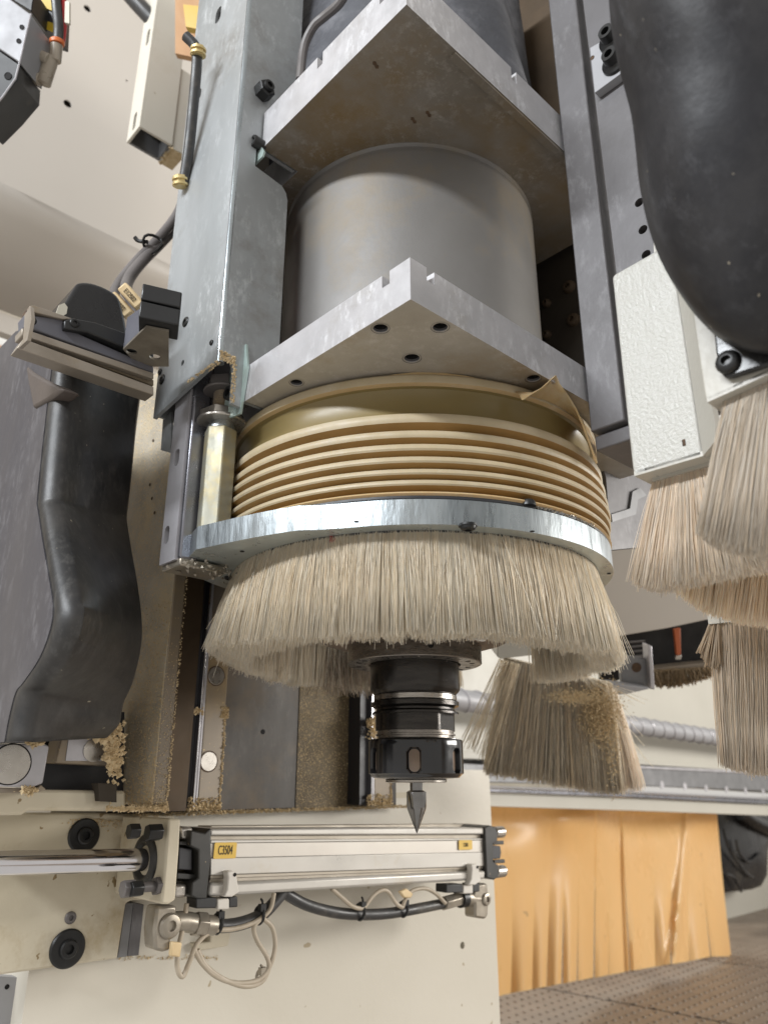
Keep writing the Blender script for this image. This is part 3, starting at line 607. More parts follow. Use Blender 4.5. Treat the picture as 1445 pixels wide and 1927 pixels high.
b = MB(); b.cyl(P(1166, 872, Y=yb2)+V((0, .004, 0)), P(1166, 872, Y=yb2)+V((0, .0055, 0)), .008); b.build('bore_floor', 'hole_black', lp)
b = MB(); b.prism([P(x, y, Y=yb2-.002) for x, y in [(1150, 968), (1185, 957), (1190, 925), (1204, 918), (1216, 932), (1200, 940), (1196, 968), (1152, 982)]], (0, .0016, 0)); b.build('hooked_edge', 'rail_grey', lp)
b = MB(); b.prism([P(x, y, Y=yb2-.004) for x, y in [(1165, 800), (1215, 780), (1222, 835), (1213, 830)]], (0, .001, 0)); b.build('notch_shade', 'hole_black', lp)  # flat black sheet paints the dark of the cut-out
b = MB(); b.prism([P(x, y, Y=yb2+.02) for x, y in [(1120, 960), (1300, 900), (1300, 1005), (1150, 1032), (1120, 1040)]], (0, .01, 0)); b.build('lower_sheet', 'rust_brown', lp).data.materials[0] = MAT['rail_grey']
# dark machine interior behind the motor
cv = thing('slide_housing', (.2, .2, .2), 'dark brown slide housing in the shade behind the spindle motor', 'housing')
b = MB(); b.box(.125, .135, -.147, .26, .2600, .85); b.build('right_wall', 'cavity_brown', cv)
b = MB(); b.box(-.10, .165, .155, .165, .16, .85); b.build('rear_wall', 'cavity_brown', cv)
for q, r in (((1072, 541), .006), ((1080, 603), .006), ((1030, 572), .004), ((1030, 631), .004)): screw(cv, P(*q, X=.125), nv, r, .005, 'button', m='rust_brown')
b = MB(); b.box(-.10, .165, -.147, .165, .86, .87); b.build('light_block_cap', 'cavity_brown', cv)  # cap added to block light from above
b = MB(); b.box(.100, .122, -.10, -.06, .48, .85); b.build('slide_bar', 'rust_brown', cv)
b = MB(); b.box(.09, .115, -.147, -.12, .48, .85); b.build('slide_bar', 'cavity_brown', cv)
b = MB(); b.tube([(-.112, .045, .46), (-.113, .04, .40), (-.112, .035, .34), (-.112, .03, .28)], .004); tag(b.build('signal_cable', 'red_plastic'), 'thin red cable showing in the gap between channel and motor', 'cable')
# boot over upper plate
bo = MB(); vs = []; n = 72; lev = [(.480, .134), (.50, .128), (.53, .124), (.56, .121), (.60, .117), (.66, .112), (.72, .11)]
for z, r in lev:
    for i in range(n):
        a = -180+360*i/n; k = 1+.035*math.sin(math.radians(a*7+z*900))*math.exp(-((abs(a)-75)/40)**2)*1.4+.012*math.sin(math.radians(a*3))
        dz = .022*math.exp(-((a-62)/14)**2)+.010*math.exp(-((a+55)/16)**2)+.006*math.sin(math.radians(a*5)) if z < .49 else .0
        vs.append(C(r*k*(.96), a, z+dz))
fs = [[j*n+i, j*n+(i+1) % n, (j+1)*n+(i+1) % n, (j+1)*n+i] for j in range(len(lev)-1) for i in range(n)]
bo.add(vs, fs); o = bo.build('motor_boot', 'boot_fabric', smooth=60); tag(o, 'creased dark fabric boot wrapped round the motor above the upper plate', 'fabric boot')
so = o.modifiers.new('thick', 'SOLIDIFY'); so.thickness = .002; so.offset = -1
b = MB(); b.tube([P(565, 150, X=-.13), P(572, 90, X=-.13), P(590, 50, X=-.13), P(612, 30, X=-.128), P(640, 5, X=-.128), P(660, -30, X=-.128)], .0035, sm=4); tag(b.build('boot_cord', 'hose_grey'), 'grey cord along the left rim of the fabric boot', 'cord')
b = MB(); b.prism([P(x, y, Y=.05) for x, y in [(568, -60), (606, -60), (600, 40), (566, 70)]], (0, .02, 0)); tag(b.build('slide_cover', 'hose_grey', bevel=.002), 'dark vertical cover strip left of the fabric boot', 'cover strip')

# ============================================================ 4. LEFT SHROUD AND ITS ARM
xs = -.250
sh = thing('extraction_shroud', P(120, 1400, X=xs), 'large black moulded extraction shroud with a greyish left side', 'shroud')
def cr(pts, k=4):
    q = [V(p) for p in pts]; q = [q[0]*2-q[1]]+q+[q[-1]*2-q[-2]]; out = []
    for i in range(1, len(q)-2):
        for j in range(k):
            t = j/k; a, b_, c, d = q[i-1], q[i], q[i+1], q[i+2]; out.append(.5*((2*b_)+(c-a)*t+(2*a-5*b_+4*c-d)*t*t+(3*b_-a-3*c+d)*t**3))
    return out+[q[-2]]
L1 = [(116, 640), (104, 740), (92, 850), (85, 925), (84, 940), (87, 955), (96, 1010), (108, 1075), (117, 1130), (113, 1175), (92, 1232), (60, 1280), (45, 1300), (32, 1350), (24, 1395)]
L2 = [(272, 700), (258, 800), (248, 900), (241, 960), (240, 975), (242, 990), (250, 1040), (259, 1090), (268, 1160), (267, 1215), (252, 1280), (236, 1316), (230, 1340), (226, 1360), (205, 1385)]
A1 = cr([P(x, y, X=xs) for x, y in L1]); 
A2 = cr([P(x, y, X=xs+.07) for x, y in L2]); n = len(A1)
# side face outline: curve A1 then out beyond the frame
far = [P(-260, 1395, X=xs), P(-260, 600, X=xs), P(-160, 600, X=xs), P(0, 655, X=xs), P(30, 624, X=xs)]
A1s = [q+V((0, .012, 0)) for q in A1]; b = MB(); b.prism(A1s+far+[P(60, 612, X=xs), P(100, 606, X=xs)], (.004, 0, 0)); b.build('side_panel', 'shroud_lit_side', sh, smooth=30)
# rounded edge and front strip as a curved sheet with thickness
vs = []; NB = 7
for i in range(n):
    p, q = A1[i], A2[i]; d = q-p
    back = V((0, .035, 0))
    p = p+V((.0018, 0, 0)); RB = .008; row = [p+V((.0004, .020, 0))]
    row += [p+V((RB*(1-math.cos(t)), RB*(1-math.sin(t)), 0)) for t in [math.pi/2*k/6 for k in range(7)]]
    row += [lerp(p, q, .5), q-d*.05, q+V((0, .004, 0)), q+V((.0, .035, 0))]
    vs += row
w = len(row)
b = MB(); b.add(vs, [[i*w+k, (i+1)*w+k, (i+1)*w+k+1, i*w+k+1] for i in range(n-1) for k in range(w-1)]); o = b.build('front_panel', 'shroud_black', sh, smooth=50)
s_ = o.modifiers.new('thick', 'SOLIDIFY'); s_.thickness = .003; s_.offset = 0
b = MB(); b.prism([P(x, y, X=xs-.002) for x, y in [(48, 688), (62, 700), (118, 732), (90, 752), (62, 768), (52, 715)]], (.012, 0, 0)); b.build('brow', 'shroud_brow', sh, bevel=.002)
for pts in ([(212, 740), (204, 820), (196, 900)],):
    b = MB(); A = [P(x, y, Y=A2[0].y-.0+.004) for x, y in pts]; b.tube(A, .0009, 8); b.build('moulded_rib', 'black_plastic', sh)
# arm: aluminium profile running along X above shroud
ya = .045
ar = thing('profile_arm', P(160, 680, Y=ya), 'horizontal aluminium extrusion with a black strip above the extraction shroud', 'aluminium profile')
def bar(q, y, th, name, m, bev=.0005, par=None):
    b = MB(); b.prism([P(x, yy, Y=y) for x, yy in q], (0, th, 0)); return b.build(name, m, par or ar, bevel=bev)
bar([(33, 655), (45, 637), (290, 728), (290, 744)], ya, .012, 'lower_lip', 'anodised_profile')
bar([(45, 622), (290, 715), (290, 726), (45, 634)], ya+.005, .006, 'groove_back', 'profile_groove')
bar([(42, 617), (290, 702), (290, 713), (42, 630)], ya, .012, 'upper_lip', 'anodised_profile')
bar([(47, 591), (120, 601), (122, 616), (290, 690), (290, 702), (48, 614)], ya+.001, .012, 'black_strip', 'slate_paint', .0008)
bar([(122, 603), (136, 598), (180, 606), (290, 645), (290, 676), (165, 625), (122, 618)], ya-.003, .014, 'clamp_bar', 'black_block', .0008)
bar([(56, 576), (64, 574), (140, 600), (120, 601), (60, 586)], ya-.001, .008, 'edge_trim', 'anodised_profile')
bar([(50, 583), (56, 577), (118, 603), (48, 593)], ya+.004, .006, 'rust_insert', 'hole_brown')
for q in ((60, 603), (141, 608)): screw(ar, P(*q, Y=ya-.003), (0, -1, 0), .0030, .0012, 'button')
b = MB(); b.prism([P(x, y, X=P(40, 640, Y=ya).x-.001) for x, y in [(36, 655), (44, 640), (47, 592), (58, 577), (60, 600), (52, 640)]], (.002, 0, 0)); b.build('end_plate', 'anodised_profile', ar)
# black block with rounded top
bk = thing('black_housing', P(170, 600, Y=.07), 'glossy black moulded housing with rounded top above the profile arm', 'housing')
b = MB(); o_ = [(108, 600), (112, 582), (125, 566), (141, 540), (150, 531), (172, 531), (200, 541), (222, 556), (232, 580), (240, 640), (200, 640)]
b.prism(cr([P(x, y, Y=.065) for x, y in o_+[o_[0]]], 3)[:-1], (0, .05, 0)); b.build('housing_shell', 'black_plastic', bk, bevel=.004, seg=3)
b = MB(); b.prism([P(x, y, Y=.064) for x, y in [(106, 590), (112, 574), (122, 570), (128, 578), (126, 590), (116, 597)]], (0, .001, 0)); b.build('pale_sticker', 'white_tag', bk)
# sensor valve bracket
vb = thing('valve_bracket', P(270, 640, X=-.185), 'small grey bracket with black plugs and brass tagged cables left of the channel', 'valve bracket')
xv = -.195
b = MB(); b.prism([P(x, y, Z=.2575) for x, y in [(232, 658), (275, 616), (318, 624), (318, 690), (262, 690)]], (0, 0, .0015), holes=[(P(248, 662, Z=.2575), .0035), (P(292, 672, Z=.2575), .0035)]); b.build('bracket_foot', 'fitting_nickel', vb, bevel=.0003)
zt2 = P(240, 600, X=-.2).z
e0, e1 = P(232, 658, Z=.259), P(275, 616, Z=.259)
b = MB(); b.prism([e0, e1, e1+V((0, 0, .018)), e0+V((0, 0, .024))], (.0015, .0008, 0)); b.build('bracket_side', 'slate_paint', vb)
for dz in (0., .0125):
    c_ = lerp(e1, P(318, 624, Z=.259), .55)+V((0, 0, .0062+dz)); b = MB(); b.obox(c_, V((.011, -.004, 0)), V((.004, .008, 0)), (0, 0, .0056)); b.build('plug_block', 'black_block', vb, bevel=.0008)
cb = [[(262, 600), (240, 582), (216, 560), (226, 532), (258, 492), (300, 448), (338, 396), (350, 340)], [(276, 590), (252, 566), (238, 544), (246, 520), (270, 490), (298, 462), (326, 430), (345, 390)]]
for k, (pp, lab) in enumerate(zip(cb, ('thicker of two dark grey cables looping up behind the channel', 'second dark grey cable bundled inside the loop behind the channel'))):
    dep = [.545+.02*i for i in range(len(pp))]
    b = MB(); b.tube([PD(x, y, d) for (x, y), d in zip(pp, dep)], .0042 if k == 0 else .0047, 12); tag(b.build('control_cable', 'hose_grey'), lab, 'cable', 'grey control cables')
for q, dd in (((230, 577), (0, 0)), ((250, 560), (1, 0))):
    c_ = PD(q[0], q[1], .535); b = MB(); ax = (PD(q[0]+17, q[1]+19, .535)-c_); ay = (PD(q[0]+9, q[1]-8, .535)-c_)*.85; b.obox(c_, ax, ay, ax.cross(ay).normalized()*.0055)
    o = b.build('cable_tag', 'tag_brass', vb, bevel=.0012)
    text('E12S02', c_+(ax.cross(ay).normalized()*.0057 if ax.cross(ay).dot(CAM-c_) > 0 else ax.cross(ay).normalized()*-.0057), ax, -ay if ax.cross(-ay).dot(CAM-c_) > 0 else ay, .0048, 'ink_black', o, font_sx=.75)
b = MB(); c_ = PD(288, 460, .63); b.tube([c_+(Rh*math.cos(t)*.0085+UP*math.sin(t)*.0085)*.9+FW*(.004*math.sin(2*t)) for t in [i*math.pi/8 for i in range(17)]], .0012, 6, sm=1); b.tube([c_+UP*.002-Rh*.004, c_-Rh*.012+UP*.003, c_-Rh*.015+UP*.006], .0018, 6)
tag(b.build('cable_tie', 'screw_black'), 'black cable tie round the two grey cables beside the channel', 'cable tie')
b = MB(); b.tube([PD(x, y, .60) for x, y in [(346, 345), (356, 280), (364, 200), (371, 115), (368, 88), (350, 68)]], .0042, 12); h_ = tag(b.build('air_hose', 'hose_black'), 'black hose running down between cream box tube and channel', 'hose')
for q0, q1 in (((339, 332), (340, 352)), ((374, 88), (373, 106))):
    b = MB(); A, B = PD(*q0, .598), PD(*q1, .598); b.cyl(A, B, .0052, 6); b.cyl(lerp(A, B, .2), lerp(A, B, .4), .0062, 14); b.cyl(lerp(A, B, .7), lerp(A, B, .9), .0062, 14)
    tag(b.build('brass_fitting', 'brass'), 'brass hose fitting at the lower end of the black hose' if q0[1] > 200 else 'brass hose fitting at the upper end of the black hose', 'hose fitting')
# ============================================================ 5. DUSTY COLUMN, BACK PLATE AND ITS RAILS
dc = thing('dusty_column', (-.128, .12, -.02), 'tall sawdust-crusted steel column between the black shroud and the guide bar', 'dusty column')
b = MB(); b.box(-.1285, -.1182, .1200, .235, -.0165, .34); b.build('column_body', 'sawdust_steel', dc, bevel=.0015)
cb_ = dc.children[0]; cb_.data.materials.append(MAT['dusty_steel'])
for p in cb_.data.polygons:
    if p.normal.y < -.8: p.material_index = 1
b = MB()
crumbs(b, lambda: (-.1285+random.uniform(-.0006, .0002), .12+.07*random.random()**1.5, -.0165+.14*random.random()**2), 2200, .00025, .0008)
crumbs(b, lambda: (random.uniform(-.129, -.1175), .1197, -.0165+.11*random.random()**2), 500, .0002, .0006)
crumbs(b, lambda: (-.1182+random.uniform(-.0008, .0008), .1197, -.0165+.18*random.random()**1.5), 260, .0003, .0009)
crumbs(b, lambda: (random.uniform(-.131, -.116), random.uniform(.1185, .14), -.0170+random.uniform(-.0015, .0008)), 500, .0004, .0012)
b.build('caked_sawdust', 'sawdust', dc)['kind'] = 'stuff'
for q in ((289, 829), (283, 912), (287, 938), (292, 965)): hole(dc, P(*q, X=-.1288), nv, .0012, m='hole_brown')
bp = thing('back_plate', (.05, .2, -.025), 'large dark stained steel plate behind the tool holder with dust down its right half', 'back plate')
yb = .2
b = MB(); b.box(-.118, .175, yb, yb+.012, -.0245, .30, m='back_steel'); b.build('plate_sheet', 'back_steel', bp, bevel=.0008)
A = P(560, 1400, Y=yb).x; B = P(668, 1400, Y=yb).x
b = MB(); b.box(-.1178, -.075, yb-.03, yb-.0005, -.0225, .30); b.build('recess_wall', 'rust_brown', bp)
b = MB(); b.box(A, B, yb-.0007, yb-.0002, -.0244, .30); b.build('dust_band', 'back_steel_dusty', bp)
b = MB(); b.box(B+.001, B+.004, yb-.004, yb-.0002, -.0244, .30); b.build('edge_strip', 'dusty_steel', bp)
hole(bp, P(495, 1377, Y=yb), (0, -1, 0), .0019); hole(bp, P(647, 1370, Y=yb), (0, -1, 0), .0022, m='hole_brown'); hole(bp, P(643, 1503, Y=yb), (0, -1, 0), .0022, m='hole_brown')
b = MB(); crumbs(b, lambda: (random.uniform(-.11, .19), yb-random.uniform(0, .006), -.0255+random.uniform(-.0012, .0012)), 1700, .0004, .0012)
crumbs(b, lambda: (random.uniform(A, B), yb-.0008, random.uniform(-.02, .08)), 900, .00025, .0006); b.build('caked_sawdust', 'sawdust', bp)['kind'] = 'stuff'
def vrail(px0, px1, pxc, y, caps, label, ztop=.26):
    x0, x1 = P(px0, 1510, Y=y).x, P(px1, 1510, Y=y).x; xc_ = P(pxc, 1510, Y=y).x; t = thing('guide_rail', ((x0+x1)/2, y, -.02), label, 'guide rail', 'vertical rails on the back plate')
    b = MB(); b.box(x0+.003, x1, y, yb-.0006, -.0225, ztop); b.build('rail_body', 'dusty_steel', t, bevel=.0008)
    b = MB(); b.box(x0-.0018, x0+.0002, y-.0012, y+.006, -.0225, ztop); b.build('bright_edge', 'chrome', t, bevel=.0005)
    b = MB(); b.box(x0+.0008, x0+.0026, y-.0005, y+.008, -.0225, ztop); b.build('bright_edge', 'rail_steel', t, bevel=.0004)
    b = MB(); b.box(x0-.012, x0-.002, y+.004, yb-.0006, -.0225, ztop); b.build('side_groove', 'gasket_black', t)
    for q in caps:
        p = P(*q, Y=y); b = MB(); b.cyl(p+V((0, .001, 0)), p-V((0, .0006, 0)), .0074, 32); b.build('cap', 'bolt_steel', t, bevel=.0003)
        b = MB(); b.nocap = True; b.lathe([(.0074, .0004), (.0082, .0004)], p, (0, -1, 0), 32); b.build('cap_joint', 'hole_brown', t)
    b = MB(); crumbs(b, lambda: (x1+random.uniform(-.001, .001), y+random.uniform(-.001, .002), -.0225+.075*random.random()), 420, .0004, .0013)
    crumbs(b, lambda: (random.uniform(x0-.006, x1+.001), y-random.uniform(-.001, .002), -.0225+.009*random.random()**2), 420, .0005, .0015)
    crumbs(b, lambda: (x1+random.uniform(-.004, .003), y, .050+random.uniform(-.003, .006)), 90, .0006, .0018)
    crumbs(b, lambda: (x0+random.uniform(-.009, .001), y-.001, .052+random.uniform(-.003, .002)), 60, .0006, .0016)
    b.build('caked_sawdust', 'sawdust', t)['kind'] = 'stuff'
    return t
vrail(366, 413, 380, .178, [(407, 1272), (393, 1433)], 'left one of two upright steel guide rails, with two round caps and sawdust edges')
vrail(700, 735, 705, .178, [], 'right one of two upright steel guide rails, half hidden behind the tool holder')
b = MB(); crumbs(b, lambda: P(704+random.gauss(0, 6), 1372+random.gauss(0, 12), Y=.172), 160, .0007, .002); tag(b.build('sawdust', 'sawdust'), 'lump of sawdust stuck to the rail left of the black collet nut', 'sawdust', kind='stuff')

# ============================================================ 6. LOWER LEFT: blocks, ledge, machine panel
def quad(name, q, y, th, m, par=None, bev=.0006, lab=None, cat=None, grp=None, holes=()):
    b = MB(); b.prism([P(x, yy, Y=y) for x, yy in q], (0, th, 0), holes=[(P(h[0], h[1], Y=y), h[2]) for h in holes]); o = b.build(name, m, par, bevel=bev)
    if lab: tag(o, lab, cat, grp)
    return o
ld = thing('cream_ledge', P(110, 1530, Y=.13), 'cream ledge with sawdust along it under the two steel blocks at far left', 'ledge')
quad('ledge_body', [(-80, 1484), (238, 1488), (238, 1527), (55, 1526), (42, 1534), (-80, 1536)], .135, .06, 'cream_paint_dirty', ld, .002)
b = MB(); b.prism([P(x, y, Y=.128) for x, y in [(185, 1474), (220, 1474), (220, 1510), (188, 1508)]], (0, .01, 0)); b.build('stop_block', 'cavity_brown', ld)
b = MB(); crumbs(b, lambda: P(random.uniform(200, 318), 1522+random.gauss(0, 2.2), Y=.119), 420, .0004, .0013); tag(b.build('sawdust', 'sawdust'), 'ragged line of sawdust under the foot of the dusty column', 'sawdust', kind='stuff')
b1 = thing('rail_block', P(40, 1440, Y=.118), 'steel rail end block with a big round cap at the far left edge', 'rail block', 'steel rail blocks')
quad('block_body', [(-60, 1402), (80, 1398), (94, 1404), (82, 1474), (60, 1482), (-60, 1478)], .118, .02, 'rail_steel', b1, .001)
quad('upper_lip', [(-60, 1390), (88, 1388), (88, 1396), (-60, 1400)], .116, .02, 'rail_dark', b1, .001)
quad('lower_strip', [(-60, 1480), (70, 1484), (78, 1476), (88, 1486), (70, 1492), (-60, 1492)], .12, .02, 'dusty_steel', b1)
p = P(21, 1438, Y=.118); b = MB(); b.cyl(p+V((0, .002, 0)), p-V((0, .0004, 0)), .0112, 40); b.build('cap', 'bolt_steel', b1, bevel=.0002)
b = MB(); b.nocap = True; b.lathe([(.0112, .0003), (.0119, .0003)], p, (0, -1, 0), 40); b.build('cap_joint', 'hole_black', b1)
b2 = thing('rail_block', P(160, 1410, Y=.135), 'second steel rail block with a small pale disc, tucked under the shroud', 'rail block', 'steel rail blocks')
quad('block_body', [(118, 1378), (222, 1386), (214, 1442), (104, 1436), (108, 1420)], .137, .02, 'dusty_steel', b2, .001)
quad('bright_face', [(130, 1386), (176, 1388), (216, 1390), (208, 1432), (124, 1432)], .1365, .001, 'rail_steel', b2, .0003)
p = P(178, 1412, Y=.1362); b = MB(); b.cyl(p+V((0, .001, 0)), p-V((0, .0004, 0)), .0074, 36); b.build('cap', 'bolt_steel', b2)
quad('recess_shade', [(70, 1330), (235, 1340), (232, 1500), (60, 1486)], .165, .01, 'gasket_black', None, 0, 'black sheet painting the shade behind the two steel rail blocks', 'recess')  # flat black slab stands in for the shade of the hollow
b = MB()
crumbs(b, lambda: P(215+random.gauss(0, 8), 1412+random.gauss(0, 26), Y=.128), 360, .0008, .0028); crumbs(b, lambda: P(195+random.gauss(0, 10), 1385+random.gauss(0, 6), Y=.126), 80, .001, .003)
tag(b.build('sawdust', 'sawdust'), 'crumbly pile of sawdust at the right end of the small steel block', 'sawdust', kind='stuff')
b = MB(); crumbs(b, lambda: P(66+random.gauss(0, 7), 1393+random.gauss(0, 5), Y=.114), 80, .0008, .0026); crumbs(b, lambda: P(55+random.gauss(0, 8), 1486+random.gauss(0, 4), Y=.115), 60, .0006, .0018)
tag(b.build('sawdust', 'sawdust'), 'pale tuft of sawdust on top of the block with the big cap', 'sawdust', kind='stuff')
pn = thing('machine_base', (.1, .2, -.25), 'large cream machine base with plain sheet side under the air cylinder', 'machine base')
yp = .2125
b = MB(); xl, xr = P(52, 1850, Y=yp).x, P(931, 1700, Y=yp).x
b.prism([(xl, yp, -.30), (xr, yp, -.30), (xr, yp, .01), (xl, yp, .01)], (0, .08, 0), holes=[(P(870, 1779, Y=yp), .0034)]); b.build('panel_sheet', 'cream_paint', pn, bevel=.002)
p = P(870, 1779, Y=yp); b = MB(); b.cyl(p+V((0, .006, 0)), p+V((0, .008, 0)), .006); b.build('bore_floor', 'hole_black', pn)
quad('side_sheet', [(-120, 1830), (44, 1840), (36, 1990), (-120, 1990)], yp+.02, .01, 'white_metal', pn, 0); hole(pn, P(14, 1857, Y=yp+.02), (0, -1, 0), .0014)
quad('stain', [(640, 1494), (800, 1490), (800, 1500), (640, 1506)], yp-.0003, .0002, 'cream_paint_dirty', pn, 0)
cp = thing('cream_bracket_plate', P(120, 1830, Y=.192), 'cream bracket plate at the lower left with big black flanged screws behind the chrome rod', 'bracket plate')
quad('plate_body', [(-120, 1528), (330, 1532), (318, 1690), (248, 1695), (238, 1700), (222, 1804), (-120, 1852)], .196, .012, 'cream_paint_dirty', cp, .0015)
for q, r in (((158, 1572), .0115), ((127, 1785), .0122)):
    p = P(*q, Y=.196); b = MB(); b.lathe([(r, 0), (r, .001), (r*.92, .002), (r*.5, .0022), (r*.5, .004), (r*.42, .0048), (r*.25, .0048), (r*.25, .002), (0, .002)], p, (0, -1, 0), 40); b.build('flanged_screw', 'screw_black', cp)
screw(cp, P(133, 1727, Y=.196), (0, -1, 0), .0040, .002, 'button', m='hose_grey')
for qq, m in (([(236, 1700), (252, 1698), (240, 1800), (222, 1803)], 'rail_grey'), ([(252, 1698), (272, 1702), (262, 1798), (240, 1800)], 'bar_grey')): quad('upright_strip', qq, .200, .01, m, cp)
b = MB(); crumbs(b, lambda: P(random.gauss(190, 32), 1541+abs(random.gauss(0, 8)), Y=.1955), 200, .0003, .0009); crumbs(b, lambda: P(random.uniform(225, 410), 1802+random.gauss(0, 2)-(0), Y=.2115), 120, .0003, .0009); b.build('sawdust_specks', 'sawdust', cp)['kind'] = 'stuff'

# ============================================================ 7. AIR CYLINDER WITH ROD, VALVES AND HOSES
yc_ = .140
ac = thing('air_cylinder', P(650, 1650, Y=yc_), 'long aluminium air cylinder with two yellow labels under the column', 'air cylinder')
def band(l0, l1, r0, r1, dy, name, m, bev=.0008, xl_=397, xr_=914, th=.045):
    return quad(name, [(xl_, l0), (xr_, r0), (xr_-(2 if l1 > 1660 else 0), r1), (xl_-(3 if l1 > 1660 else 0), l1)], yc_+dy, th-dy, m, ac, bev)
band(1560, 1572.5, 1558, 1570, 0, 'top_rail', 'cylinder_alu', .0012)
band(1573, 1580, 1570.5, 1577, .004, 'groove', 'cylinder_groove', 0)
band(1580.5, 1587, 1577.5, 1581, .001, 'thin_rail', 'cylinder_alu', .0006)
band(1587.5, 1614, 1581.5, 1603, .0018, 'barrel_face', 'cylinder_groove', 0).data.materials[0] = mat('cylinder_dull', (.60, .57, .52), (.55, .51, .46), .45, .35, 10, dust=(.52, .44, .32), dust_amt=.2)
band(1614.5, 1647, 1603.5, 1630, .0012, 'barrel_face', 'cylinder_alu', .0006)
band(1647.5, 1653, 1630.5, 1634, .003, 'groove', 'cylinder_groove', 0)
band(1653.5, 1661, 1634.5, 1638, .0045, 'groove', 'cylinder_groove', 0)
band(1661.5, 1688, 1638.5, 1655, -.001, 'bottom_rail', 'cylinder_alu', .0022)
b = MB(); b.prism([P(x, y, Y=yc_+.03) for x, y in [(398, 1555), (905, 1551), (905, 1560), (398, 1562)]], (0, .02, 0)); b.build('rear_top', 'cylinder_groove', ac)
for L in ([(386, 1568), (398, 1558), (398, 1612), (395, 1640), (390, 1692), (372, 1692), (360, 1686), (362, 1660), (374, 1652), (374, 1600), (358, 1592), (360, 1562)],):
    quad('end_cap', L, yc_-.002, .048, 'end_cap', ac, .001)
quad('end_cap', [(912, 1558), (920, 1553), (932, 1556), (936, 1566), (936, 1584), (928, 1588), (928, 1622), (938, 1628), (938, 1650), (930, 1656), (916, 1652)], yc_-.002, .048, 'end_cap', ac, .001)
quad('cap_web', [(926, 1590), (941, 1592), (943, 1604), (941, 1616), (926, 1617)], yc_+.004, .03, 'gasket_black', ac)
for q in ((928, 1583), (930, 1618)): quad('cap_stud', [(q[0], q[1]), (q[0]+20, q[1]-1), (q[0]+20, q[1]+6), (q[0], q[1]+7)], yc_+.002, .003, 'end_cap', ac)
for q0, r in (((936, 1566), .0054), ((938, 1640), .0056)): b = MB(); A = P(*q0, Y=yc_+.006); b.cyl(A-V((.006, 0, 0)), A+V((.008, 0, 0)), r, 20); b.build('tie_rod_end', 'bolt_steel', ac, bevel=.001)
quad('cap_bolt', [(340, 1556), (364, 1556), (366, 1580), (342, 1580)], yc_+.004, .012, 'bolt_steel', ac, .002)
quad('cap_bolt', [(330, 1664), (354, 1664), (352, 1690), (328, 1690)], yc_+.002, .012, 'bolt_steel', ac, .002)
for L, m in (([(338, 1583), (376, 1586), (376, 1592), (338, 1590)], 'end_cap'), ([(338, 1594), (362, 1598), (362, 1638), (336, 1636)], 'gasket_black'), ([(334, 1642), (376, 1646), (376, 1656), (334, 1654)], 'end_cap')): quad('front_yoke', L, yc_+.003, .02, m, ac)
# yellow labels
def label(px, py, w, h, s, sz, sk_=-.02, m='label_yellow'):
    c_ = P(px, py, Y=yc_+.0004); ux = (P(px+10, py+10*sk_, Y=yc_+.0004)-c_).normalized(); uz = V((0, 0, 1)); uz = (uz-ux*uz.dot(ux)).normalized()
    W_ = (P(px+w/2, py, Y=yc_).x-P(px-w/2, py, Y=yc_).x)/2; H_ = h/2*.00047; r = .0011; pts = []
    for (sx, sz_), a0 in zip(((1, 1), (-1, 1), (-1, -1), (1, -1)), (0, 90, 180, 270)):
        for k in range(5):
            t = math.radians(a0+k*22.5); pts.append(c_+ux*(sx*(W_-r)+math.cos(t)*r)+uz*(sz_*(H_-r)+math.sin(t)*r))
    b = MB(); b.prism(pts, (0, .0004, 0)); o = b.build('label', m, ac, smooth=0)
    text(s, c_+V((0, -.00005, 0)), ux, uz, sz, 'ink_black', o, font_sx=.52)
label(424.5, 1600.5, 42, 23, 'C3504', .0088); label(876, 1590, 25, 18, 'C3503', .0048)
# sensor clamps
for q, nm in (((436, 1640), 0), ((893, 1627), 1)):
    x, y = q; s_ = 1 if nm == 0 else .8
    quad('sensor_clamp', [(x-8*s_, y), (x+4*s_, y-2), (x+10*s_, y+8*s_), (x+12*s_, y+22*s_), (x+16*s_, y+38*s_), (x+2*s_, y+48*s_), (x-14*s_, y+48*s_), (x-8*s_, y+34*s_), (x-6*s_, y+12*s_)], yc_-.006, .007, 'switch_white', ac, .001)
    hole(ac, P(x+6*s_, y+6*s_, Y=yc_-.006), (0, -1, 0), .0012)
    for dx, w_, m, dy in ((-66*s_, 38*s_, 'black_block', 50), (-26*s_, 22*s_, 'switch_white', 52), (-4*s_, 16*s_, 'black_block', 48)):
        y_ = y+dy*(1 if nm == 0 else .75); quad('sensor_body', [(x+dx, y_), (x+dx+w_, y_-1), (x+dx+w_, y_+19*s_), (x+dx, y_+20*s_)], yc_-.002, .014, m, ac, .0008)
# mounting plate + flange on the rod
mp_ = thing('cylinder_mount', P(320, 1700, Y=.12), 'cream end plate of the air cylinder with a black ring and bolts round the rod', 'cylinder mount')
b = MB(); b.prism([P(x, y, Y=.122) for x, y in [(318, 1540), (341, 1541), (338, 1600), (331, 1694), (318, 1702), (304, 1702), (310, 1640)]], (0, .07, 0)); b.build('mount_plate', 'cream_paint_dirty', mp_, bevel=.0015)
def xcyl(px, py, y, r, l0, l1, name, m, par, seg=32, bev=.0006, prof=None):
    c_ = P(px, py, Y=y); b = MB()
    if prof: b.lathe(prof, c_, (-1, 0, 0), seg)
    else: b.cyl(c_+V((l0, 0, 0)), c_+V((l1, 0, 0)), r, seg)
    return b.build(name, m, par, bevel=bev)
fl_ = xcyl(300, 1617, .150, .0185, -.02, .0, 'rod_ring', 'end_cap', mp_, prof=[(.0178, -.002), (.0183, .0), (.0181, .007), (.0165, .012), (.0120, .0135), (.0095, .011), (.0088, .004)])
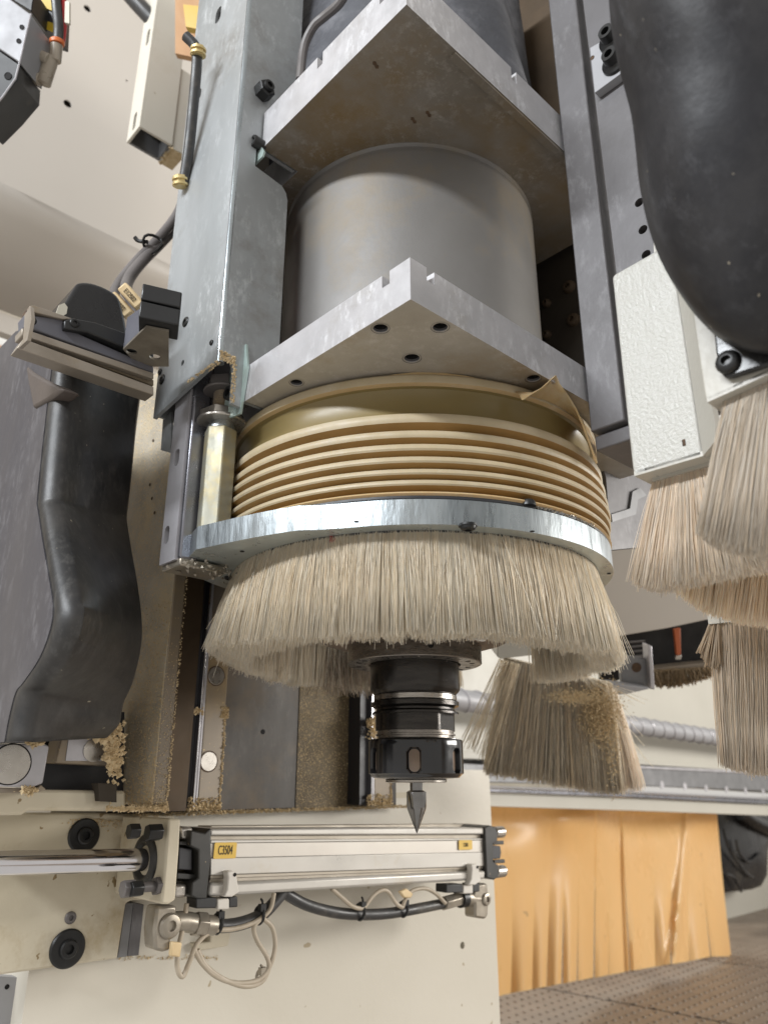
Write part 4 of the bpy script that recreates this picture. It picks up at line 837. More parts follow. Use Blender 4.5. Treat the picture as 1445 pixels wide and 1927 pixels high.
for q, r, l in (((298, 1566), .0055, .008), ((256, 1564), .0050, .005), ((262, 1672), .0050, .006)): xcyl(*q, .124, r, -l, .002, 'hex_bolt', 'screw_black', mp_, seg=6)
A = P(236, 1673, Y=.128); b = MB(); b.cyl(A, A+V((.034, 0, 0)), .0032, 16); b.cyl(A+V((-.002, 0, 0)), A+V((.006, 0, 0)), .0056, 6); b.cyl(A+V((.020, 0, 0)), A+V((.029, 0, 0)), .0058, 6); b.build('through_bolt', 'hose_grey', mp_, bevel=.0005)
b = MB(); A, B = P(-60, 1626, Y=.150), P(300, 1617, Y=.150); b.cyl(A, B, .0072, 48); tag(b.build('piston_rod', 'chrome'), 'polished chrome piston rod running in from the left edge to the cylinder', 'piston rod')
# hoses and cables
def pt(pts, y=None, r=.003, seg=10): return [P(x, yy, Y=(y if len(q_) == 2 else q_[2])) for q_ in pts for x, yy in [q_[:2]]]
def hose(name, pts, y, r, m, lab, cat, grp=None, kids=()):
    b = MB(); b.tube(pt(pts, y), r, 12, sm=5); o = b.build(name, m); return tag(o, lab, cat, grp)
yh = .150
hose('air_hose', [(402, 1742), (430, 1742), (460, 1736), (492, 1722), (515, 1700), (535, 1676), (548, 1665)], yh, .0047, 'hose_black', 'black air hose rising from the left elbow to the cylinder underside', 'hose', 'black air hoses under the cylinder')
hose('air_hose', [(528, 1672), (545, 1686), (580, 1704), (630, 1717), (680, 1721), (730, 1719), (780, 1711), (836, 1700)], yh, .0044, 'hose_black', 'black air hose sagging along the right half of the cylinder', 'hose', 'black air hoses under the cylinder')
gC = 'beige sensor cables under the cylinder'
for pts, lab in (
    ([(352, 1700), (346, 1740), (337, 1780), (334, 1820), (344, 1838), (356, 1812), (372, 1775), (400, 1752), (440, 1748), (480, 1735), (508, 1712), (516, 1680)], 'beige cable that dips lowest at the left beside the brown elbow'),
    ([(366, 1786), (380, 1812), (408, 1838), (446, 1850), (486, 1844), (508, 1818), (518, 1780), (512, 1745), (492, 1726)], 'beige cable forming the wide outer loop left of centre'),
    ([(372, 1788), (388, 1818), (420, 1842), (460, 1856), (492, 1848), (506, 1822), (502, 1800), (484, 1770), (478, 1745), (492, 1728)], 'beige cable forming the inner twisted loop left of centre'),
    ([(624, 1672), (644, 1690), (664, 1706), (684, 1708), (700, 1688), (716, 1676), (730, 1678), (745, 1700), (757, 1708)], 'beige cable arched over the black hose mid way'),
    ([(757, 1708), (764, 1690), (776, 1676), (800, 1672), (820, 1682), (838, 1700)], 'short beige cable arched at the right end of the black hose')):
    hose('sensor_cable', pts, .144, .0017, 'cable_beige', lab, 'cable', gC)
gT = 'cable ties on the hoses'
for q, r, lab, m in (((409, 1738), .0062, 'black cable tie on the hose just right of the left elbow', 'screw_black'), ((488, 1722), .0058, 'black cable tie where the hose and beige loops cross', 'screw_black'), ((677, 1716), .0058, 'black cable tie at the middle of the sagging hose', 'screw_black'), ((758, 1711), .0056, 'black cable tie at the right of the sagging hose', 'screw_black'), ((490, 1838), .0042, 'small grey clip at the bottom of the beige loops', 'fitting_nickel')):
    c_ = P(*q, Y=yh-.002); b = MB(); a0 = 0
    b.tube([c_+V((.0006*math.sin(t), math.cos(t)*r, math.sin(t)*r)) for t in [i*math.pi/10 for i in range(21)]], .0013, 6, sm=1)
    b.obox(c_+V((0, -r*.6, r*.95)), V((.0024, 0, 0)), V((0, .002, 0)), V((0, 0, .0024))); b.tube([c_+V((0, -r*.6, r)), c_+V((-.001, -r*.8, r*1.7)), c_+V((-.003, -r, r*2))], .0009, 5)
    tag(b.build('cable_tie', m), lab, 'cable tie', gT)
for pxs, lab in ((0, 'dusty metal elbow fitting with round boss at the left end of the cylinder'), (1, 'dusty metal elbow fitting hanging at the right end of the cylinder')):
    if pxs == 0:
        t = thing('elbow_fitting', P(320, 1750, Y=.14), lab, 'elbow fitting', 'elbow fittings')
        quad('fitting_body', [(296, 1706), (334, 1704), (333, 1722), (324, 1728), (322, 1788), (308, 1792), (292, 1788), (290, 1750)], .136, .016, 'fitting_nickel', t, .002)
        screw(t, P(320, 1742, Y=.136), (0, -1, 0), .0080, .003, 'button', name='boss', m='fitting_nickel')
        b = MB(); b.tube(pt([(325, 1735), (345, 1734), (368, 1738)], .146), .0066, 14); b.build('outlet', 'fitting_nickel', t)
        b = MB(); A, B = P(366, 1738, Y=.146), P(404, 1742, Y=.146); b.cyl(A, lerp(A, B, .5), .0082, 6); b.cyl(lerp(A, B, .5), B, .0066, 16); b.build('hose_nut', 'fitting_nickel', t, bevel=.0006)
        quad('brown_tag', [(324, 1772), (344, 1774), (340, 1802), (322, 1800)], .132, .004, 'tag_brass', t, .001)
    else:
        t = thing('elbow_fitting', P(900, 1700, Y=.14), lab, 'elbow fitting', 'elbow fittings')
        quad('fitting_body', [(896, 1664), (917, 1662), (920, 1690), (918, 1722), (914, 1730), (894, 1727), (894, 1700), (890, 1690)], .142, .014, 'fitting_nickel', t, .002)
        screw(t, P(914, 1692, Y=.142), (0, -1, 0), .0058, .0025, 'button', name='boss', m='fitting_nickel')
        b = MB(); A, B = P(872, 1690, Y=.149), P(898, 1692, Y=.149); b.cyl(A, B, .0072, 20); b.build('outlet', 'fitting_nickel', t, bevel=.001)
        b = MB(); A, B = P(834, 1700, Y=.149), P(866, 1691, Y=.149); b.cyl(A, B, .0064, 6); b.build('hose_nut', 'fitting_nickel', t, bevel=.0006)
        b = MB(); A, B = P(864, 1691, Y=.149), P(874, 1690, Y=.149); b.cyl(A, B, .0080, 20); b.build('black_collar', 'screw_black', t)
        quad('brown_tag', [(753, 1678), (766, 1672), (778, 1682), (774, 1690), (762, 1690)], .138, .004, 'tag_brass', t, .001)
quad('anchor_block', [(398, 1742), (436, 1748), (430, 1780), (372, 1790), (366, 1776), (396, 1772)], .205, .01, 'cream_paint_dirty', None, .001, 'small cream anchor block on the panel behind the beige cable loops', 'anchor block')
# ============================================================ 8. UPPER LEFT: cover, box tube, valve
yv = .50
co = thing('machine_cover', (-.1, yv, .7), 'big smooth cream machine cover filling the upper left background', 'machine cover')
zc = .704
b = MB(); hs = [(P(165, 16, Y=yv), .0055), (P(128, 195, Y=yv), .0058), (P(239, 152, Y=yv), .0018)]
b.prism([(-.75, yv, zc+.006), (.45, yv, zc-.002), (.45, yv, 1.5), (-.75, yv, 1.5)], (0, .002, 0), holes=hs); b.build('front_sheet', 'cover_paint', co)
b = MB(); b.box(-.45, .1, yv+.008, yv+.012, .75, 1.2); b.build('inner_lining', 'cavity_brown', co)
b = MB(); kk = -.62; d_ = ray(0, 583); t_ = (zc-CAM.z+kk*(CAM.y-yv))/(d_.z-kk*d_.y); pe_ = CAM+d_*t_; ye, ze = pe_.y, pe_.z; vs = [V((x, yv, zc+(.006 if x < 0 else -.002))) for x in (-.75, .45)]+[V((x, yv+.03, zc-.0186)) for x in (-.75, .45)]+[V((x, ye, ze)) for x in (-.75, .45)]
b.add(vs, [(0, 1, 3, 2), (2, 3, 5, 4)]); o = b.build('under_sheet', 'cover_paint', co, smooth=80); s_ = o.modifiers.new('thick', 'SOLIDIFY'); s_.thickness = .003; s_.offset = 1
b = MB(); b.box(-.75, .45, ye+.004, ye+.02, ze-.03, ze); b.build('far_strip', 'cover_paint', co)
tb = thing('box_tube', P(300, 280, Y=.3), 'cream square tube hanging open-ended beside the channel, with slots in its side', 'box tube')
n0 = P(263, 237, Y=.30); n1 = P(345, 274, Y=.30); zb_ = n0.z; dY = P(238, 268, Z=zb_).y-.30
x0, x1 = n0.x, P(326, 264, Y=.30).x; x2 = x1+.018
b = MB(); T = .003; zt3 = 1.0
hs = [(P(279, 70, X=x0), .004, V((0, 0, .009))), (P(254, 228, X=x0), .004, V((0, 0, .009)))]
b.prism([(x0, .3, zb_), (x0, .3+dY, zb_), (x0, .3+dY, zt3), (x0, .3, zt3)], (T, 0, 0), holes=hs); b.build('slotted_side', 'cream_paint', tb, bevel=.0006)
b = MB(); b.box(x0+T, x1, .3, .3+T, zb_, zt3); b.build('front_face', 'cream_paint', tb, bevel=.0005)
b = MB(); b.box(x0+T, x1, .3+dY-T, .3+dY, zb_, zt3); b.box(x1-T, x1, .3+T, .3+dY-T, zb_, zt3); b.build('inner_walls', 'rail_grey', tb)
b = MB(); b.box(x1+.0004, x2, .3015, .3+dY, zb_-.002, .83); b.build('side_box', 'cream_paint', tb, bevel=.0008)
b = MB(); b.box(x1+.001, x2-.0005, .302, .3+dY-.001, zb_-.0032, zb_-.0021); crumbs(b, lambda: (x1+random.uniform(-.002, .003), random.uniform(.3, .3+dY), zb_-.003), 60, .0008, .002); b.build('sawdust_underside', 'sawdust', tb)
vt = thing('valve_block', PD(20, 80, .62), 'silver and black pneumatic valve block at the top left corner', 'valve block')
def pdp(q, d, th, name, m, par=None, bev=.0008):
    b = MB(); b.prism([PD(x, y, d) for x, y in q], FW*th); return b.build(name, m, par, bevel=bev)
pdp([(-40, -30), (14, -6), (58, 26), (38, 118), (0, 92), (-40, 70)], .62, .04, 'silver_face', 'white_metal', vt)
pdp([(-40, 72), (0, 95), (36, 120), (34, 150), (10, 178), (0, 190), (-40, 230)], .622, .04, 'black_face', 'black_block', vt)
b = MB(); b.tube([PD(x, y, .619) for x, y in [(59, 26), (37, 120), (30, 148), (6, 182), (-6, 196)]], .0008, 6, sm=1); b.build('bright_edge', 'rail_steel', vt)
for q in ((42, 51), (36, 77)): hole(vt, PD(*q, .6198), -FW, .0018)
hole(vt, PD(16, 143, .6218), -FW, .0028)
pdp([(20, -20), (66, -20), (60, 22), (12, -8)], .66, .03, 'dark_body', 'black_block', vt)
st_ = thing('striped_coil', PD(80, 40, .69), 'yellow and black striped coil behind the valve block', 'striped coil')
pdp([(62, -20), (108, -20), (104, 62), (60, 48)], .69, .03, 'coil_body', 'gasket_black', st_)
pdp([(80, -8), (102, 0), (101, 21), (78, 11)], .6885, .001, 'stripe', 'yellow_stripe', st_, 0); pdp([(62, 30), (102, 44), (100, 60), (60, 42)], .6885, .001, 'stripe', 'yellow_stripe', st_, 0)
b = MB(); b.tube([PD(x, y, .655) for x, y in [(104, -20), (108, 20), (111, 50), (110, 80)]], .0042, 12); tag(b.build('air_hose', 'hose_black'), 'black hose plugged into the orange collared push fitting', 'hose')
b = MB(); b.tube([PD(x, y, .66) for x, y in [(119, -20), (121, 30), (121, 50), (117, 84)]], .0026, 8); rw = b.build('red_wire', 'red_plastic'); tag(rw, 'red wire with a white tag beside the black hose', 'wire')
b = MB(); b.prism([PD(x, y, .652) for x, y in [(123, 2), (131, 3), (131, 44), (122, 42)]], FW*.003); b.build('white_tag', 'white_tag', rw, at=None)
pf = thing('push_fitting', PD(100, 120, .65), 'translucent grey push fitting with orange collars beside the valve block', 'push fitting')
def pc(a, b_, d, r, name, m, seg=18): b = MB(); b.cyl(PD(*a, d), PD(*b_, d), r, seg); return b.build(name, m, pf, bevel=.0006)
pc((108, 76), (108, 84), .655, .0062, 'orange_collar', 'orange_plastic'); pc((107, 84), (104, 116), .655, .0052, 'vertical_socket', 'smoke_plastic')
pc((60, 84), (57, 108), .64, .0030, 'orange_collar', 'orange_plastic'); pc((62, 98), (92, 112), .65, .0048, 'side_socket', 'smoke_plastic'); pc((50, 84), (58, 94), .65, .005, 'grey_stub', 'smoke_plastic')
pc((98, 108), (82, 158), .655, .0062, 'elbow_body', 'smoke_plastic'); pc((48, 142), (76, 150), .652, .0054, 'lower_socket', 'smoke_plastic'); pc((42, 128), (38, 144), .64, .0032, 'orange_collar', 'orange_plastic')
pc((50, 118), (70, 128), .648, .0032, 'small_stub', 'smoke_plastic')
# hoses and planks glimpsed between tube and channel
b = MB(); b.tube([PD(x, y, .95) for x, y in [(240, -15), (262, 10), (290, 40)]], .010, 12); tag(b.build('thick_hose', 'hose_black'), 'thick dark hose passing behind the top of the cream square tube', 'hose')
b = MB(); b.prism([PD(x, y, .8) for x, y in [(345, 8), (400, 14), (400, 60), (350, 50)]], FW*.01); o = b.build('yellow_strap', 'label_yellow'); tag(o, 'blurred yellow orange strap between the tube and the channel top', 'strap')
b = MB(); b.prism([PD(x, y, .86) for x, y in [(330, -20), (420, -20), (420, 120), (330, 100)]], FW*.01); o = b.build('wood_plank', 'wood_ceiling'); tag(o, 'blurred wood behind the yellow strap at the top of the channel', 'wood')

# ============================================================ 9. RIGHT: bell, guards, brushes
g1 = thing('brush_guard', P(1260, 880, X=-.05), 'tall glossy cream brush guard with hammered paint right of the grey plates', 'brush guard', 'cream brush guards')
xg = -.05
b = MB(); b.prism(cr([P(x, y, X=xg) for x, y in [(1151, 523), (1155, 516)]], 1)+[P(x, y, X=xg) for x, y in [(1235, 471), (1262, 467), (1322, 858), (1270, 873), (1193, 896), (1189, 880)]], (.003, 0, 0)); b.build('front_face', 'guard_paint', g1, bevel=.0012)
A0, A1_ = P(1262, 467, X=xg), P(1322, 858, X=xg)
B0, B1, B2 = P(1282, 470, X=xg-.014), P(1346, 800, X=xg-.014), P(1343, 832, X=xg-.014)
b = MB(); b.prism([A0, A1_, B2, B1, B0], V((.003, -.001, 0))); 
b.build('side_face', 'guard_paint_side', g1, smooth=20)
b = MB(); b.prism([P(x, y, X=xg+.02) for x, y in [(1226, 392), (1234, 390), (1300, 560), (1300, 700), (1240, 700)]], (.003, 0, 0)); b.build('upper_tongue', 'guard_paint_side', g1)
b = MB(); b.prism([P(1193, 896, X=xg), P(1322, 858, X=xg), P(1322, 858, X=xg)+V((.03, 0, 0)), P(1193, 896, X=xg)+V((.03, 0, 0))], (0, 0, .0025)); b.build('bottom_return', 'guard_paint_side', g1)
b = MB(); p = P(1286, 833, X=xg-.0002); b.obox(p, V((.0002, 0, 0)), V((0, .0008, 0)), V((0, 0, .0016))); b.build('paint_chip', 'hole_brown', g1)
xg2 = -.098
g2 = thing('brush_guard', P(1390, 740, X=xg2), 'lower right cream brush guard with the black corner flange bolted on', 'brush guard', 'cream brush guards')
b = MB(); b.prism([P(x, y, X=xg2) for x, y in [(1286, 480), (1400, 480), (1560, 560), (1560, 652), (1330, 757), (1324, 748), (1302, 600)]], (.003, 0, 0)); b.build('front_face', 'guard_paint_side', g2, bevel=.001)
b = MB(); b.prism([P(1330, 757, X=xg2), P(1470, 693, X=xg2), P(1470, 693, X=xg2)+V((.016, 0, 0)), P(1330, 757, X=xg2)+V((.016, 0, 0))], (0, 0, .002)); b.build('bottom_return', 'guard_paint_side', g2)
bl_ = thing('black_bell', PD(1380, 400, .34), 'huge dusty black rubber bell filling the top right corner', 'rubber bell')
o_ = [(1148, -60), (1163, 20), (1178, 80), (1196, 150), (1206, 230), (1213, 300), (1226, 370), (1245, 440), (1275, 510), (1315, 575), (1350, 622), (1385, 648), (1430, 665), (1500, 660), (1640, 600), (1760, 420), (1800, 150), (1700, -120), (1480, -260), (1250, -240), (1155, -150)]
b = MB(); b.inflate(cr([PD(x, y, .29) for x, y in o_+[o_[0]]], 3)[:-1], -FW, .035, rings=14, back=.02, shrink=1.); b.build('bell_shell', 'black_bell', bl_, smooth=60)
o2 = [(1335, 560), (1345, 660), (1352, 697), (1362, 710), (1376, 708), (1560, 650), (1560, 520), (1400, 500)]
b = MB(); b.prism([P(x, y, X=xg2-.004) for x, y in o2], (.0035, 0, 0)); b.build('corner_flange', 'black_plastic', bl_, bevel=.001)
screw(bl_, P(1370, 682, X=xg2-.004), nv, .0050, .003, 'button')

def fan(name, n, r0, r1, t0, t1, X, m, label, cat, depth=.012, rad=.00016, jitter=.003, grp='cream strip brushes', tipj=2.5, base=(1, 1, 1), var=.24, bend=.0012, rootz=None, flare=.4):
    """strip brush: roots between r0-r1, tips through the polyline t0.., all on the plane X plus a real depth"""
    u = rng.random(n); w = rng.random(n); tp = [np.array(P(x, y, X=X)) for x, y in t0]; k = len(tp)-1
    ra, rb = np.array(P(*r0, X=X)), np.array(P(*r1, X=X))
    uu = np.clip(u+rng.normal(0, .012, n)+.035*np.sin(np.round(u*24)*7.3)*.3, 0, .9999)*k; i = uu.astype(int); f = (uu-i)[:, None]; T = np.array(tp)
    tips = T[i]*(1-f)+T[i+1]*f + rng.normal(0, 1, (n, 3))*np.array([.002, .0012, .0014])
    roots = ra*(1-u[:, None])+rb*u[:, None]
    roots[:, 0] += (w-.5)*depth*.5+t1; tips[:, 0] += (w-.5)*depth+t1
    cen = roots.mean(axis=0); t = thing(name, tuple(V(((ra+rb)/2).tolist())+V((0, 0, 0))), label, cat, grp)
    bristles('bristles', roots, tips, rad, m, t, bend=bend, var=var, base=base)
    bc_ = MB(); A_, B_ = V(ra.tolist()), V(rb.tolist()); tt = [V(q.tolist()) for q in tp]; top_ = [A_, B_]
    bc_.prism([A_+V((t1, 0, 0)), B_+V((t1, 0, 0))]+[lerp(lerp(A_, B_, j/k), tt[j], .93)+V((t1, 0, 0)) for j in range(k, -1, -1)], (depth*.3, 0, 0)); bc_.build('bristle_fill_sheet', 'bristle_core', t)  # added pale sheet brightens the brush between its hairs
    b = MB(); b.prism([A_+V((t1-depth*.4, 0, -.002)), B_+V((t1-depth*.4, 0, -.002)), B_+V((t1-depth*.4, 0, .006)), A_+V((t1-depth*.4, 0, .006))], (depth*.8, 0, 0)); b.build('holder_strip', 'guard_paint_side', t)
    return t
fan('strip_brush', 6500, (1208, 890), (1350, 848), [(1172, 1086), (1215, 1098), (1268, 1085), (1330, 1072), (1400, 1060), (1470, 1035)], .014, xg, 'bristle_grey', 'fanned strip brush under the tall glossy cream guard', 'strip brush', base=(1.12, 1.12, 1.12))
fan('strip_brush', 6000, (1352, 738), (1500, 670), [(1312, 1000), (1345, 1018), (1390, 1026), (1440, 1034), (1500, 1010)], .008, xg2, 'bristle_grey', 'strip brush nearest the viewer, under the black flange at the right edge', 'strip brush')
b_ = fan('strip_brush', 5000, (1240, 930), (1520, 880), [(1222, 1072), (1262, 1106), (1310, 1142), (1370, 1160), (1440, 1166), (1530, 1160)], .012, -.01, 'bristle_grey', 'pale brush section bulging behind and below the fanned brush', 'strip brush', depth=.016, base=(1.22, 1.2, 1.15))
fan('strip_brush', 4500, (1325, 1166), (1500, 1150), [(1350, 1436), (1400, 1449), (1450, 1450), (1530, 1445)], .01, .06, 'bristle_grey', 'long straight brush hanging at the right edge over the chrome rail', 'strip brush', depth=.014, base=(1.05, 1.03, 1.0), var=.4)
fan('strip_brush', 90, (1325, 1166), (1345, 1164), [(1306, 1222), (1318, 1244), (1336, 1252), (1352, 1250)], .01, .058, 'bristle_grey', 'short splayed brown tuft beside the top of the long straight brush', 'strip brush', base=(.7, .62, .52), rad=.0007)
def pdfan(n, r0, r1, tl, d, m, par, rad=.00027, dj=.02, **k):
    u = rng.random(n); T = np.array([np.array(PD(x, y, d)) for x, y in tl]); kk = len(tl)-1
    uu = np.clip(u+rng.normal(0, .02, n), 0, .9999)*kk; i = uu.astype(int); f = (uu-i)[:, None]
    tips = T[i]*(1-f)+T[i+1]*f+rng.normal(0, .002, (n, 3)); roots = np.array(PD(*r0, d))*(1-u[:, None])+np.array(PD(*r1, d))*u[:, None]
    o = (rng.random(n)-.5)[:, None]*dj*np.array(FW)[None]; return bristles('bristles', roots+o*.5, tips+o, rad, m, par, **k)
e = thing('strip_brush', PD(1060, 1260, .80), 'lower strip brush clogged with sawdust, below the main skirt', 'strip brush', 'cream strip brushes')
pdfan(4200, (948, 1236), (1150, 1285), [(916, 1450), (960, 1456), (1010, 1466), (1080, 1478), (1130, 1484), (1168, 1487)], .80, 'bristle_grey', e, var=.5, base=(1.05, 1.05, 1.02), bend=.002)
pdfan(420, (1140, 1290), (1158, 1300), [(1160, 1480), (1185, 1482), (1208, 1480)], .81, 'bristle_cream', e, var=.15, base=(1.1, 1.1, 1.15), bend=.003)
pdfan(70, (940, 1240), (980, 1250), [(870, 1395), (900, 1420), (930, 1450)], .79, 'bristle_cream', e, var=.1, bend=.003)
pdfan(26, (1090, 1270), (1150, 1290), [(1225, 1440), (1180, 1330), (1215, 1310), (1080, 1440)], .785, 'bristle_cream', e, var=.1, bend=.003)
b = MB(); b.prism([PD(x, y, .78) for x, y in [(936, 1205), (1012, 1205), (1012, 1232), (942, 1240), (935, 1236)]], FW*.05); b.build('holder_block', 'guard_paint_side', e, bevel=.001)
b = MB(); crumbs(b, lambda: PD(1130+random.gauss(0, 17), 1345+random.gauss(0, 26), .776+random.uniform(0, .02)), 5200, .0003, .0011); crumbs(b, lambda: PD(1085+random.gauss(0, 26), 1312+random.gauss(0, 7), .776), 1500, .0003, .0010); crumbs(b, lambda: PD(1150+random.gauss(0, 6), 1430+random.gauss(0, 28), .782), 260, .0004, .0012)
b.build('clinging_sawdust', 'sawdust', e)['kind'] = 'stuff'
bq = MB(); bq.prism([PD(x, y, .80) for x, y in [(948, 1236), (1150, 1285), (1160, 1470), (1080, 1466), (1010, 1455), (930, 1440)]], FW*.004); bq.build('bristle_fill_sheet', 'bristle_core', e)  # pale sheet added to lighten the gaps in this brush
# sensor clamp hanging behind the skirt
sc = thing('clamp_assembly', PD(1190, 1270, .9), 'grey clamp plate with an oval hole in the dark gap right of the brush skirt', 'clamp')
pdp([(1164, 1232), (1218, 1240), (1230, 1298), (1170, 1286)], .86, .01, 'clamp_plate', 'rail_grey', sc); hole(sc, PD(1197, 1256, .8598), -FW, .0050, m='hole_brown')
pdp([(1219, 1214), (1226, 1216), (1232, 1298), (1224, 1296)], .85, .02, 'edge_bar', 'rail_steel', sc); pdp([(1100, 1296), (1150, 1286), (1224, 1296), (1180, 1306), (1115, 1312)], .84, .02, 'silver_foot', 'white_metal', sc)
oh = thing('overhead_housing', PD(1280, 1120, .95), 'beige housing underside with a black opening behind the brushes', 'housing')
pdp([(1120, 960), (1600, 900), (1600, 1118), (1445, 1150), (1330, 1166), (1255, 1182), (1130, 1203)], .95, .01, 'lower_sheet', 'cover_paint', oh, .001)
pdp([(1125, 1196), (1350, 1150), (1350, 1255), (1226, 1262), (1130, 1290)], 1.0, .01, 'opening_shade', 'hole_black', oh)  # black sheet paints the shade of the opening
pdp([(1268, 1184), (1280, 1182), (1281, 1232), (1273, 1234)], .985, .006, 'orange_lever', 'lever_orange', oh); pdp([(1271, 1234), (1282, 1233), (1281, 1242), (1270, 1242)], .984, .006, 'lever_tip', 'bolt_steel', oh)
pdp([(1228, 1258), (1345, 1246), (1348, 1254), (1300, 1262), (1228, 1270)], .98, .02, 'lower_lip', 'dusty_steel', oh)
pdfan(900, (1228, 1262), (1335, 1256), [(1232, 1288), (1262, 1288), (1300, 1282), (1345, 1266)], .975, 'bristle_grey', oh, base=(.55, .45, .32), var=.5, rad=.0006)
for k in range(5): b = MB(); b.tube([PD(1170+random.uniform(-6, 10), 1210+k*9, .97), PD(1210+random.uniform(-8, 8), 1206+k*9, .97)], .0012, 6, sm=1); b.build('loose_wire', 'hose_grey', oh)

# ============================================================ 10. GANTRY BEAM, RAIL, HELIX ROD, CURTAIN, TABLE
yg = .55
bm_ = thing('gantry_beam', P(1000, 1500, Y=yg), 'cream gantry beam crossing behind the tool with a steel linear rail along it', 'gantry beam')
def gq(q, dy, th, name, m, par=None, bev=.001): 
    b = MB(); b.prism([P(x, y, Y=yg+dy) for x, y in q], (0, th, 0)); return b.build(name, m, par or bm_, bevel=bev)
gq([(650, 1100), (1580, 1110), (1580, 1500), (650, 1440)], .03, .05, 'beam_face', 'beam_cream')
gq([(650, 1408), (900, 1414), (1160, 1430), (1580, 1458), (1580, 1462), (1160, 1436), (650, 1422)], .0, .05, 'top_lip', 'beam_cream')
gq([(650, 1424), (900, 1438), (1200, 1446), (1580, 1463), (1580, 1494), (1200, 1478), (650, 1466)], -.012, .04, 'rail_web', 'rail_grey')
gq([(650, 1419), (900, 1433), (1200, 1441), (1580, 1459), (1580, 1463), (1200, 1446), (650, 1424)], -.016, .04, 'rail_upper_lip', 'rail_steel')
gq([(650, 1467), (900, 1478), (1200, 1489), (1580, 1508), (1580, 1512), (1200, 1493), (650, 1472)], -.02, .04, 'rail_bright_edge', 'chrome')
gq([(650, 1473), (900, 1483), (1200, 1494), (1580, 1513), (1580, 1520), (1200, 1501), (650, 1480)], -.018, .04, 'rail_lower_lip', 'rail_dark')
gq([(650, 1481), (900, 1492), (1200, 1502), (1580, 1521), (1580, 1540), (1200, 1526), (900, 1517), (650, 1510)], -.004, .09, 'bottom_flange', 'beam_cream')
for (x, y), m in [((1245, 1477), 'rail_steel'), ((1288, 1480), 'rail_steel'), ((1328, 1483), 'rail_steel'), ((1366, 1486), 'rail_steel'), ((1402, 1488), 'rail_steel'), ((1435, 1490), 'rail_steel'), ((910, 1459), 'rail_dark'), ((978, 1463), 'rail_dark'), ((1040, 1467), 'rail_dark')]:
    p = P(x, y, Y=yg-.012); b = MB(); b.lathe([(.0085, -.001), (.0085, .0005), (.006, .0006), (0, .0002)], p, (0, -1, 0), 24); b.build('rail_cap', m, bm_)
hr = thing('helix_rod', P(1100, 1350, Y=yg), 'bright steel rod wrapped in a spiral wire along the cream beam', 'spiral wrapped rod')
A, B = P(780, 1305, Y=.50), P(1460, 1405, Y=.50); b = MB(); b.cyl(A, B, .0185, 32); b.build('rod', 'white_metal', hr)
d = (B-A).normalized(); u = d.orthogonal().normalized(); w = d.cross(u); Lh = (B-A).length; tn = Lh/.048
b = MB(); b.tube([A+d*(Lh*k/(tn*14))+u*math.cos(2*math.pi*k/14)*.0195+w*math.sin(2*math.pi*k/14)*.0195 for k in range(int(tn*14))], .0016, 5, sm=1); b.build('spiral_wire', 'rail_steel', hr)
# curtain
yk = .66
ct = thing('strip_curtain', P(1150, 1840, Y=yk), 'amber plastic strip curtain hanging below the gantry beam', 'strip curtain')
xb_ = [908, 960, 1000, 1027, 1057, 1086, 1117, 1144, 1185, 1232, 1262, 1296, 1337, 1377]; xt_ = [908, 965, 1005, 1035, 1062, 1090, 1120, 1145, 1168, 1225, 1262, 1290, 1312, 1347]
def ybot(x): return np.interp(x, [908, 945, 1190, 1300, 1338, 1377], [1885, 1872, 1826, 1808, 1800, 1800])
def cpt(k, uu, v):
    xt, xb2 = xt_[k]+(xt_[k+1]-xt_[k])*uu, xb_[k]+(xb_[k+1]-xb_[k])*uu; s = v**1.3; x = xt*(1-s)+xb2*s+(.5-uu)*2.4*max(0, (v-.35-.12*((k*5) % 4)/4)/.5)*(0 if (k == 0 and uu < .5) else 1); y = 1500*(1-v)+ybot(xb2)*v; g = k+uu
    low = max(0, (v-.40)/.60)
    dy = -low*(.009*math.sin(math.pi*uu)+.008*uu*(((k*7) % 3)*.5+.3)) + .016*math.sin(g*.9+v*.8)*(.35+.65*v) + .005*math.sin(g*2.3+1)*v
    dy -= .026*math.exp(-((g-8.1)/.22)**2)*(.25+.75*v) + .016*math.exp(-((g-11.2+v*1.2)/.25)**2)*(.3+.7*v) - .02*math.exp(-((v-.12)/.1)**2)*math.cos(g*.7)
    return P(x, y, Y=yk+dy)
nu = 8
for k in range(len(xb_)-1):
    b = MB(); vs = [cpt(k, i/nu, j/34) for j in range(35) for i in range(nu+1)]
    b.add(vs, [[j*(nu+1)+i, (j+1)*(nu+1)+i, (j+1)*(nu+1)+i+1, j*(nu+1)+i+1] for j in range(34) for i in range(nu)]); o = b.build('strip', 'curtain_pvc', ct, smooth=80)
    s_ = o.modifiers.new('thick', 'SOLIDIFY'); s_.thickness = .0022; s_.use_rim = False
zt_b = -.44
tbx = thing('vacuum_table', (1.2, .4, zt_b), 'brown phenolic machine table with rows of small nubs at the lower right', 'machine table')
b = MB(); b.box(.15, 4.2, -1.2, 1.6, zt_b-.05, zt_b); b.build('table_top', 'table_phenolic', tbx, bevel=.002)
b = MB(); nubs = []
p0 = P(945, 1900, Z=zt_b)
for i in range(120):
    for j in range(80):
        x, y = .35+i*.024, -.55+j*.030
        c_ = V((x+(.012 if j % 2 else 0), y, zt_b)); q = c_-CAM; z = q.dot(FW)
        if z < .3: continue
        px, py = CX+FOC*q.dot(Rh)/z, CY-FOC*q.dot(UP)/z
        if 920 < px < 1480 and 1780 < py < 1960: nubs.append(c_)
for c_ in nubs: b.lathe([(.0042, .0), (.0036, .0022), (.0, .0028)], c_, (0, 0, 1), 6)
b.build('nubs', 'table_phenolic', tbx)['kind'] = 'stuff'
